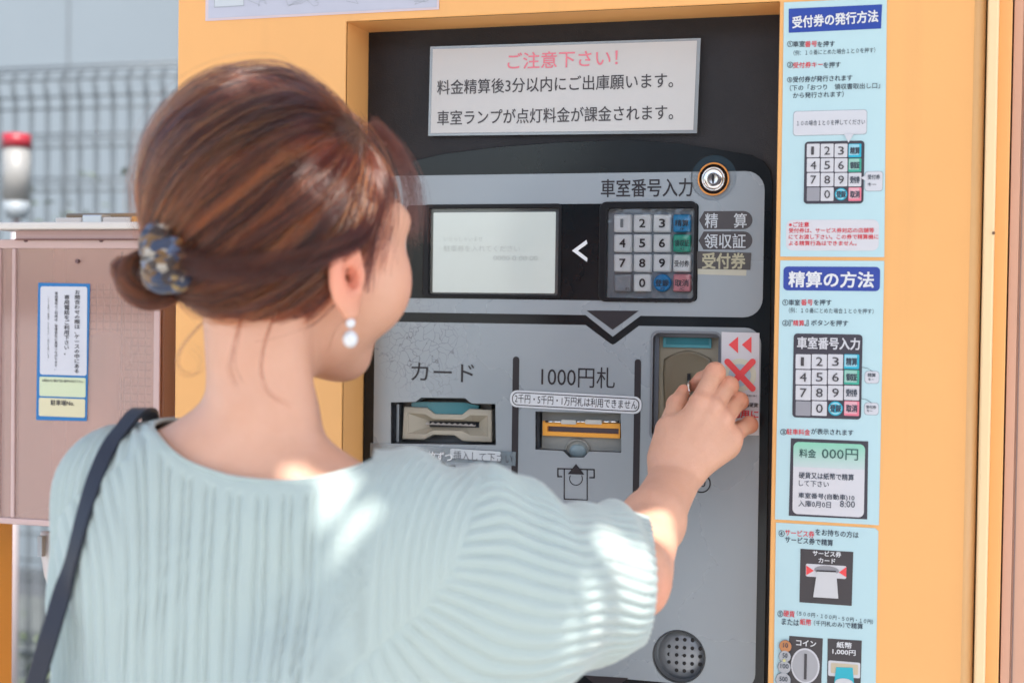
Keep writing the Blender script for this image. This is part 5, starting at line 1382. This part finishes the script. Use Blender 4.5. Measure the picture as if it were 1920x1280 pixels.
# resample smoothly
t_ = np.arange(len(P_)); tt_ = np.linspace(0, len(P_)-1, 90); PP = np.stack([np.interp(tt_, t_, P_[:, i]) for i in range(3)], 1)
NN = np.stack([np.interp(tt_, t_, np.array([v[:] for v in nr_])[:, i]) for i in range(3)], 1)
for _ in range(4): PP[1:-1] = .5*PP[1:-1]+.25*PP[:-2]+.25*PP[2:]; NN[1:-1] = .5*NN[1:-1]+.25*NN[:-2]+.25*NN[2:]
obj('strap', strap([Vector(p) for p in PP], .0138, .003, [Vector(v).normalized() for v in NN]), mat('navy_leather', (.018, .021, .034), .5, bump=(500, .2)), bag)
bc_ = sp_[-1]+Vector((0, 0, -.13))+Ah*.05
bm = bmesh.new(); box(bm, -.05, .05, -.12, .12, -.11, .11); bmesh.ops.transform(bm, matrix=Matrix.Translation(bc_) @ Matrix.Rotation(yaw, 4, 'Z'), verts=bm.verts)
obj('bag_body', bm, MATS['navy_leather'], bag, bevel=.02)

# ================================================================ HAIR
RC = np.array([.0822, .0700, .0775]); CC = np.array([-.0065, 0, .014])
def thr(f, s):
    # hairline height (normalised) against the forward coordinate
    return np.interp(f, [-1, -.6, -.35, -.2, -.08, .05, .20, .32, .42, .60, .80, 1.0], [-.72, -.86, -.90, -.84, -.55, -.28, -.26, -.30, .02, .42, .58, .62])
def loc2w(q): return hO+q[:, 0:1]*hF+q[:, 1:2]*hS+q[:, 2:3]*hU
# scalp cover
bm = bmesh.new(); bmesh.ops.create_icosphere(bm, subdivisions=5, radius=1)
dead = [v for v in bm.verts if v.co.z < float(thr(np.array(v.co.x), 0))]
bmesh.ops.delete(bm, geom=dead, context='VERTS')
for v in bm.verts:
    q = np.array(v.co[:]); edge = np.clip((q[2]-float(thr(q[0], 0)))/.25, 0, 1); rr_ = RC+.0012+.006*edge+.011*np.clip((-q[2]-.35)/.45, 0, 1)*np.clip((q[0]+.85)/.45, 0, 1)*np.clip((.35-q[0])/.3, 0, 1); c = CC+q*rr_
    v.co = Vector(loc2w(c[None])[0])
HB = mat('hair_base', (.055, .022, .012), .6)
hair = obj('hair', bm, HB, person, True)

def slerp(a, b, t):
    om = np.arccos(np.clip((a*b).sum(-1), -1, 1))[..., None]; so_ = np.sin(om)+1e-6
    return np.sin((1-t)*om)/so_*a+np.sin(t*om)/so_*b
K = 26
tieq = (hO*0+np.array([0, 0, 0]))
TP = W(338, 497, 1.075); tl = np.array([(TP-HO).dot(HF), (TP-HO).dot(HS), (TP-HO).dot(HU)])
tdir = (tl-CC)/RC; tdir = tdir/np.linalg.norm(tdir)
def make_strands(NG, NC, seed, layer):
    r = np.random.default_rng(seed); dirs = []
    while len(dirs) < NG:
        v = r.normal(size=3); v /= np.linalg.norm(v)
        if v[2] > thr(v[0], v[1])+.01 and v@tdir < .93: dirs.append(v)
    gd = np.array(dirs)
    gi = np.repeat(np.arange(NG), NC); N = len(gi)
    d0 = gd[gi]+r.normal(0, .050, (N, 3)); d0 /= np.linalg.norm(d0, axis=1)[:, None]
    low = d0[:, 2]-thr(d0[:, 0], 0); d0[low < 0, 2] -= low[low < 0]; d0 /= np.linalg.norm(d0, axis=1)[:, None]
    t = np.linspace(0, 1, K)[None, :, None]
    # clump: the target direction of the group
    base = slerp(d0[:, None, :], tdir[None, None, :], t); gb = slerp(gd[gi][:, None, :], tdir[None, None, :], t)
    cl = .80*np.sin(np.pi*np.clip(t*1.1, 0, 1))**.8
    D = base*(1-cl)+gb*cl
    # sag of the side strands and a soft sideways wander of each lock
    ph = r.uniform(0, 6.28, NG)[gi][:, None]; am = r.normal(0, .028, NG)[gi][:, None]
    sid = np.arange(N)//9; ns = sid.max()+1; slock = r.uniform(0, 1, ns)[sid]; soff = r.normal(0, .020, (ns, 3))[sid]; svol = r.normal(0, .0011, ns)[sid]
    D = D+soff[:, None, :]*np.sin(np.pi*t)
    bend = np.sin(np.pi*t[:, :, 0])*(am+.018*np.sin(ph+t[:, :, 0]*5))
    sidev = np.cross(gd[gi], tdir); sidev /= np.linalg.norm(sidev, axis=1)[:, None]+1e-6
    D = D+bend[:, :, None]*sidev[:, None, :]
    D[:, :, 2] -= .10*np.sin(np.pi*t[:, :, 0])*np.clip(1-np.abs(D[:, :, 2]), 0, 1)*np.clip(np.abs(gd[gi][:, 1:2]), 0, 1)
    D /= np.linalg.norm(D, axis=2)[:, :, None]
    vol = .0062+layer+r.normal(0, .0021, NG)[gi]+svol+r.normal(0, .0003, N)
    lift = np.minimum(1, t[:, :, 0]/.16)**.6
    crown = .0050*np.clip(D[:, :, 2]+.15, 0, 1)
    hgt = .0015+(vol[:, None]+crown)*lift
    end = np.clip((t[:, :, 0]-.66)/.34, 0, 1)
    nap = .0125*np.clip((-D[:, :, 2]-.35)/.45, 0, 1)*np.clip((D[:, :, 0]+.85)/.45, 0, 1)*np.clip((.35-D[:, :, 0])/.3, 0, 1); hgt = hgt+nap
    P = CC+D*(RC+hgt[:, :, None])
    rd = r.normal(0, .0045, (N, 3)); tgt = tl+rd
    P = P*(1-end[:, :, None]**1.6)+tgt[:, None, :]*(end[:, :, None]**1.6)
    P += (r.normal(0, .0004, (N, K, 3)).cumsum(1)*.5)
    lock = np.clip(.5+1.25*(r.uniform(0, 1, NG)-.5), 0, 1)[gi]*.60+slock*.28+r.uniform(0, 1, N)*.12
    return loc2w(P.reshape(-1, 3)).reshape(N, K, 3), lock
def curves_obj(name, P, lock, radius, m, parent, tip=.5):
    N, K_ = P.shape[:2]; hc = bpy.data.hair_curves.new(name)
    hc.add_curves([K_]*N); hc.position_data.foreach_set('vector', P.astype(np.float32).ravel())
    ra = hc.attributes.get('radius') or hc.attributes.new('radius', 'FLOAT', 'POINT')
    rr_ = np.tile(np.linspace(1, tip, K_), N)*radius; ra.data.foreach_set('value', rr_.astype(np.float32))
    la_ = hc.attributes.new('lock', 'FLOAT', 'CURVE'); la_.data.foreach_set('value', lock.astype(np.float32))
    hc.materials.append(m); o = bpy.data.objects.new(name, hc); col.objects.link(o); o.parent = parent
    if parent and parent.parent is None: o.matrix_parent_inverse = Matrix.Translation(-Vector(parent.location))
    return o
HM_ = bpy.data.materials.new('brown_hair'); HM_.use_nodes = True; n = HM_.node_tree.nodes; l = HM_.node_tree.links; n.clear()
out = n.new('ShaderNodeOutputMaterial'); hb = n.new('ShaderNodeBsdfHairPrincipled'); hb.parametrization = 'COLOR'
hb.inputs['Roughness'].default_value = .22; hb.inputs['Radial Roughness'].default_value = .35; hb.inputs['Coat'].default_value = .45
at = n.new('ShaderNodeAttribute'); at.attribute_name = 'lock'
rp = n.new('ShaderNodeValToRGB'); cr_ = rp.color_ramp
cr_.elements[0].position = 0; cr_.elements[0].color = (.012, .0045, .0045, 1); cr_.elements[1].position = 1; cr_.elements[1].color = (.42, .092, .022, 1)
e1_ = cr_.elements.new(.56); e1_.color = (.028, .0075, .0055, 1); e2_ = cr_.elements.new(.78); e2_.color = (.19, .036, .012, 1)
l.new(at.outputs['Fac'], rp.inputs[0]); l.new(rp.outputs[0], hb.inputs['Color']); l.new(hb.outputs[0], out.inputs[0])
Pa, la1 = make_strands(150, 120, 11, .000); Pb, la2 = make_strands(150, 100, 12, .0022); Pc, la3 = make_strands(60, 60, 13, .0048)
curves_obj('strands', np.concatenate([Pa, Pb, Pc]), np.concatenate([la1, la2, la3]), .00011, HM_, hair)
Pd, ld = make_strands(420, 3, 21, .0068); Pe, le = make_strands(420, 3, 22, .0066)
curves_obj('lock_strands', np.concatenate([Pd, Pe]), np.concatenate([ld*0+.84, le*0+.02]), .00019, HM_, hair)
Pf, lf_ = make_strands(150, 1, 23, .0090); rf = np.random.default_rng(5)
cen_ = hO[None, None]; amp_ = rf.uniform(.0, .010, (len(Pf), 1, 1))*np.sin(np.pi*np.linspace(0, 1, K))[None, :, None]
dirs_ = Pf-cen_; dirs_ /= np.linalg.norm(dirs_, axis=2)[:, :, None]
curves_obj('flyaway_strands', Pf+dirs_*amp_, lf_*0+.6, .00010, HM_, hair)

# fringe at the forehead, sideburn wisps and loose hairs
def ctrl(name, ctrls, N, spread, seed, rad_=.00009, jit=.0006, parent=None):
    r = np.random.default_rng(seed); Ps = []; K_ = 18
    C0 = np.array([c[:] for c in ctrls], dtype=float); m_ = len(C0); tt = np.linspace(0, m_-1, K_)
    for i in range(N):
        C = C0+r.normal(0, spread, 3)*np.linspace(.5, 1.6, m_)[:, None]+r.normal(0, spread*.35, C0.shape)
        P = np.stack([np.interp(tt, np.arange(m_), C[:, a]) for a in range(3)], 1)
        for _ in range(3): P[1:-1] = .5*P[1:-1]+.25*P[:-2]+.25*P[2:]
        Ps.append(P)
    return np.array(Ps), r.uniform(.1, .9, N)
fr1 = ctrl('f', [L(66, 22, 82), L(84, 30, 66), L(96, 36, 42), L(101, 38, 18), L(101, 39, -4)], 70, .0045, 1)
fr2 = ctrl('f', [L(62, 34, 76), L(78, 44, 60), L(88, 49, 38), L(91, 50, 16), L(90, 50, 0)], 90, .0040, 2)
fr3 = ctrl('f', [L(68, -6, 86), L(92, -4, 66), L(104, -2, 40), L(107, 0, 14), L(106, 2, -6)], 90, .006, 3)
fr4 = ctrl('f', [L(48, 62, 34), L(43, 68, 8), L(36, 72, -16), L(31, 74, -34), L(29, 75, -50)], 90, .0020, 4)
fr5 = ctrl('f', [L(64, 54, 30), L(58, 62, 5), L(48, 69, -18), L(40, 73, -34)], 80, .003, 5)
fr6 = ctrl('f', [L(56, 58, 34), L(34, 74, 4), L(10, 84.5, -16), L(-16, 82, -27), L(-50, 66, -40), L(-82, 34, -46), L(-92, 6, -38)], 420, .0030, 6)
fr7 = ctrl('f', [L(48, 62, 20), L(30, 76, -8), L(8, 85.5, -24), L(-18, 82, -36), L(-52, 64, -50), L(-82, 34, -48), L(-92, 6, -38)], 260, .0024, 7)
frs = (fr1, fr2, fr3, fr4, fr5, fr6, fr7)
allp = np.concatenate([x[0] for x in frs]); alll = np.concatenate([x[1]*k_ for x, k_ in zip(frs, (.35, .35, .3, .45, .45, .8, .6))])
curves_obj('fringe', allp, alll, .00010, HM_, hair, .5)
wis = []
for cs_, nn_, sp2 in (([W(455, 585, 1.03), W(442, 640, 1.02), W(432, 690, 1.015), (W(446, 722, 1.01))], 14, .0012),
                 ([W(520, 580, 1.02), W(498, 630, 1.01), W(486, 690, 1.005), W(500, 740, 1.0), W(540, 757, .995)], 12, .0010),
                 ([W(385, 600, 1.06), W(345, 640, 1.06), W(325, 680, 1.06), W(345, 708, 1.06), W(378, 700, 1.06), W(385, 672, 1.06), W(362, 652, 1.06)], 8, .0012),
                 ([W(655, 590, 1.03), W(625, 620, 1.03), W(612, 660, 1.03)], 6, .001),
                 ([W(350, 190, 1.10), W(300, 225, 1.10), W(272, 270, 1.10), W(268, 320, 1.10), W(282, 370, 1.09)], 16, .0022),
                 ([W(560, 520, 1.03), W(590, 560, 1.03), W(566, 610, 1.02)], 8, .002)):
    wis.append(ctrl('w', cs_, nn_, sp2, len(wis)+20))
curves_obj('stray_hairs', np.concatenate([x[0] for x in wis]), np.concatenate([x[1] for x in wis]), .00010, HM_, hair, .4)

# bun: a folded knot of hair behind the tie
bd = 1.052
bn = bmesh.new(); sphere(bn, W(278, 524, bd), (.021, .019, .017), 24, 16); sphere(bn, W(240, 512, bd), (.010, .010, .011), 16, 12)
bun = obj('bun', bn, HB, hair, True)
def arc_strands(c, ax, r1, r2, tw, N, seed, a0=0, a1=2*math.pi):
    r = np.random.default_rng(seed); ax = ax.normalized(); u_ = ax.cross(Vector((0, 0, 1))); u_ = u_.normalized() if u_.length > .1 else Rh; v_ = ax.cross(u_)
    T = np.linspace(a0, a1, 24); Ps = []
    for i in range(N):
        ph = r.uniform(0, 6.28); rr_ = r2*math.sqrt(r.uniform(.3, 1)); P = []
        for t in T:
            q = ph+tw*t; R_ = r1+rr_*math.cos(q)
            P.append((np.array(c[:])+np.array(u_[:])*R_*math.cos(t)+np.array(v_[:])*R_*.85*math.sin(t)+np.array(ax[:])*rr_*math.sin(q)))
        Ps.append(P)
    return np.array(Ps), np.clip(r.normal(.55, .34, N), 0, 1)
cam_d = -Ah
bb = [arc_strands(W(284, 524, bd-.004), cam_d+Rh*.5+Vector((0, 0, .25)), .0165, .0105, .6, 1700, 31), arc_strands(W(240, 512, bd), cam_d*.3+Rh*.8+Vector((0, 0, .6)), .0095, .0070, .5, 500, 32),
      arc_strands(W(278, 530, bd-.002), Vector((0, 0, 1))+Rh*.3, .0110, .0075, .4, 700, 33)]
curves_obj('bun_strands', np.concatenate([x[0] for x in bb]), np.concatenate([x[1] for x in bb]), .00011, HM_, bun)

# scrunchie
sc_c = W(314, 483, 1.020); axn = (TP-W(262, 500, 1.07)).normalized()
u_ = axn.cross(Vector((0, 0, 1))).normalized(); v_ = axn.cross(u_)
bm = bmesh.new(); NR, NS = 96, 28; ring = []
for i in range(NR):
    t = 2*math.pi*i/NR; row = []
    for j in range(NS):
        s_ = 2*math.pi*j/NS; pr = .0138*(1+.16*math.sin(11*t+2*math.sin(s_))+.10*math.sin(23*t+s_*2))
        row.append(bm.verts.new(sc_c+(u_*math.cos(t)+v_*math.sin(t))*(.0108+pr*math.cos(s_))+axn*pr*1.15*math.sin(s_)))
    ring.append(row)
for i in range(NR):
    for j in range(NS): bm.faces.new((ring[i][j], ring[(i+1) % NR][j], ring[(i+1) % NR][(j+1) % NS], ring[i][(j+1) % NS]))
SM = mat('patterned_satin', (.3, .3, .3), .4, spec=.5)
n = SM.node_tree.nodes; l = SM.node_tree.links; b = n['Principled BSDF']; b.inputs['Sheen Weight'].default_value = .3
tc = n.new('ShaderNodeTexCoord'); vo = n.new('ShaderNodeTexVoronoi'); vo.inputs['Scale'].default_value = 135; l.new(tc.outputs['Object'], vo.inputs['Vector'])
rp = n.new('ShaderNodeValToRGB'); rp.color_ramp.interpolation = 'CONSTANT'; sx_ = n.new('ShaderNodeSeparateColor'); l.new(vo.outputs['Color'], sx_.inputs[0]); l.new(sx_.outputs[0], rp.inputs[0])
cols = [(0, (.02, .035, .08)), (.18, (.08, .12, .22)), (.34, (.36, .33, .29)), (.44, (.17, .09, .03)), (.66, (.26, .18, .07)), (.78, (.03, .018, .016))]
rp.color_ramp.elements[0].color = (*cols[0][1], 1); rp.color_ramp.elements[1].position = cols[1][0]; rp.color_ramp.elements[1].color = (*cols[1][1], 1)
for p_, c_ in cols[2:]: e_ = rp.color_ramp.elements.new(p_); e_.color = (*c_, 1)
l.new(rp.outputs[0], b.inputs['Base Color'])
obj('scrunchie', bm, SM, person, True)
# ================================================================ OVERHEAD SHADE (unseen sheet added to block the sun, above and behind the viewer)
BLOCK_Z = 2.75
def strike(px, py, F, off=.0):
    v = npv(ray(px, py)); c0 = npv(cam_pos); ds = np.linspace(.85, 1.45, 1200, dtype=np.float32)
    g = F((c0+ds[:, None]*v).astype(np.float32)); k = int(np.argmax(g < off)); return Vector(c0+ds[k]*v)
GAPS = [  # holes cut so sun patches fall at chosen points: point, half width, half length, twist
    (strike(590, 880, G), .026, .009, .0), (strike(628, 930, G), .013, .018, .5), (strike(668, 985, G), .013, .013, .3),
    (strike(1232, 985, HH), .024, .034, -.2), (strike(1165, 1050, G), .022, .026, 0), (strike(1200, 1080, G), .014, .030, 0),
    (strike(1125, 1150, G), .010, .016, .9), (strike(1080, 1180, G), .006, .008, 0),
    (strike(658, 325, B, .014), .020, .045, -.3), (strike(700, 280, B, .014), .012, .030, .2), (strike(605, 262, B, .014), .018, .020, .4),
    (strike(485, 150, B, .014), .030, .014, 0), (strike(425, 172, B, .014), .014, .010, 0),
]
def sun_blocker():  # unseen sheet added to shade the subject, pierced for sun patches
    cs_ = []
    for p, a, b, tw in GAPS:
        t = (BLOCK_Z-p.z)/SUN.z; c = p+SUN*t; o = []
        for i in range(22):
            an = 2*math.pi*i/22; r_ = 1+.16*math.sin(3*an+p.x*40)+.09*math.sin(5*an+p.z*70)
            x, y = a*r_*math.cos(an), b*r_*math.sin(an)
            o.append((c.x+x*math.cos(tw)-y*math.sin(tw), c.y+x*math.sin(tw)+y*math.cos(tw)))
        cs_.append(o)
    X0, X1, Y0, Y1 = -1.25, 2.2, -2.5, -.30; A_ = np.array(sum(cs_, [])); h = .004
    gx0, gy0 = A_.min(0)-.01; nx_, ny_ = [int(v) for v in np.ceil((A_.max(0)+.01-A_.min(0)+.01)/h)]
    gx1, gy1 = gx0+nx_*h, gy0+ny_*h
    cxs, cys = gx0+(np.arange(nx_)+.5)*h, gy0+(np.arange(ny_)+.5)*h; XX, YY = np.meshgrid(cxs, cys, indexing='ij'); hole = np.zeros_like(XX, bool)
    for o in cs_:
        ins = np.zeros_like(hole); m_ = len(o)
        for a in range(m_):
            (x1, y1), (x2, y2) = o[a], o[(a+1) % m_]
            if y1 == y2: continue
            cross = ((y1 > YY) != (y2 > YY)) & (XX < (x2-x1)*(YY-y1)/(y2-y1)+x1); ins ^= cross
        hole |= ins
    bm = bmesh.new(); vv = {}
    def vtx(i, j):
        if (i, j) not in vv: vv[(i, j)] = bm.verts.new((gx0+i*h, gy0+j*h, BLOCK_Z))
        return vv[(i, j)]
    for i in range(nx_):        # merge solid runs of each row into one strip
        j = 0
        while j < ny_:
            if hole[i, j]: j += 1; continue
            k = j
            while k < ny_ and not hole[i, k]: k += 1
            bm.faces.new((vtx(i, j), vtx(i+1, j), vtx(i+1, k), vtx(i, k))); j = k
    for x0, x1, y0, y1 in ((X0, gx0, Y0, Y1), (gx1, X1, Y0, Y1), (gx0, gx1, Y0, gy0), (gx0, gx1, gy1, Y1)):
        bm.faces.new([bm.verts.new(p) for p in ((x0, y0, BLOCK_Z), (x1, y0, BLOCK_Z), (x1, y1, BLOCK_Z), (x0, y1, BLOCK_Z))])
    t = empty('sun_blocker_sheet', (.5, -1.4, BLOCK_Z), 'unseen off-white sheet with cut holes, added to block the sun over the pay machine', 'sun blocker')
    o = obj('blocker_sheet', bm, mat('blocker_offwhite', (.62, .60, .56), .8), t)
    for x, y in ((-1.25, -2.5), (2.2, -2.5)):  # poles added to hold up the unseen sheet
        b2 = bmesh.new(); tube(b2, [(x, y, 0), (x, y, BLOCK_Z+.05)], .03, 12); obj('pole', b2, mat('blocker_steel', (.4, .4, .4), .4, metal=.8), t, True)
sun_blocker()
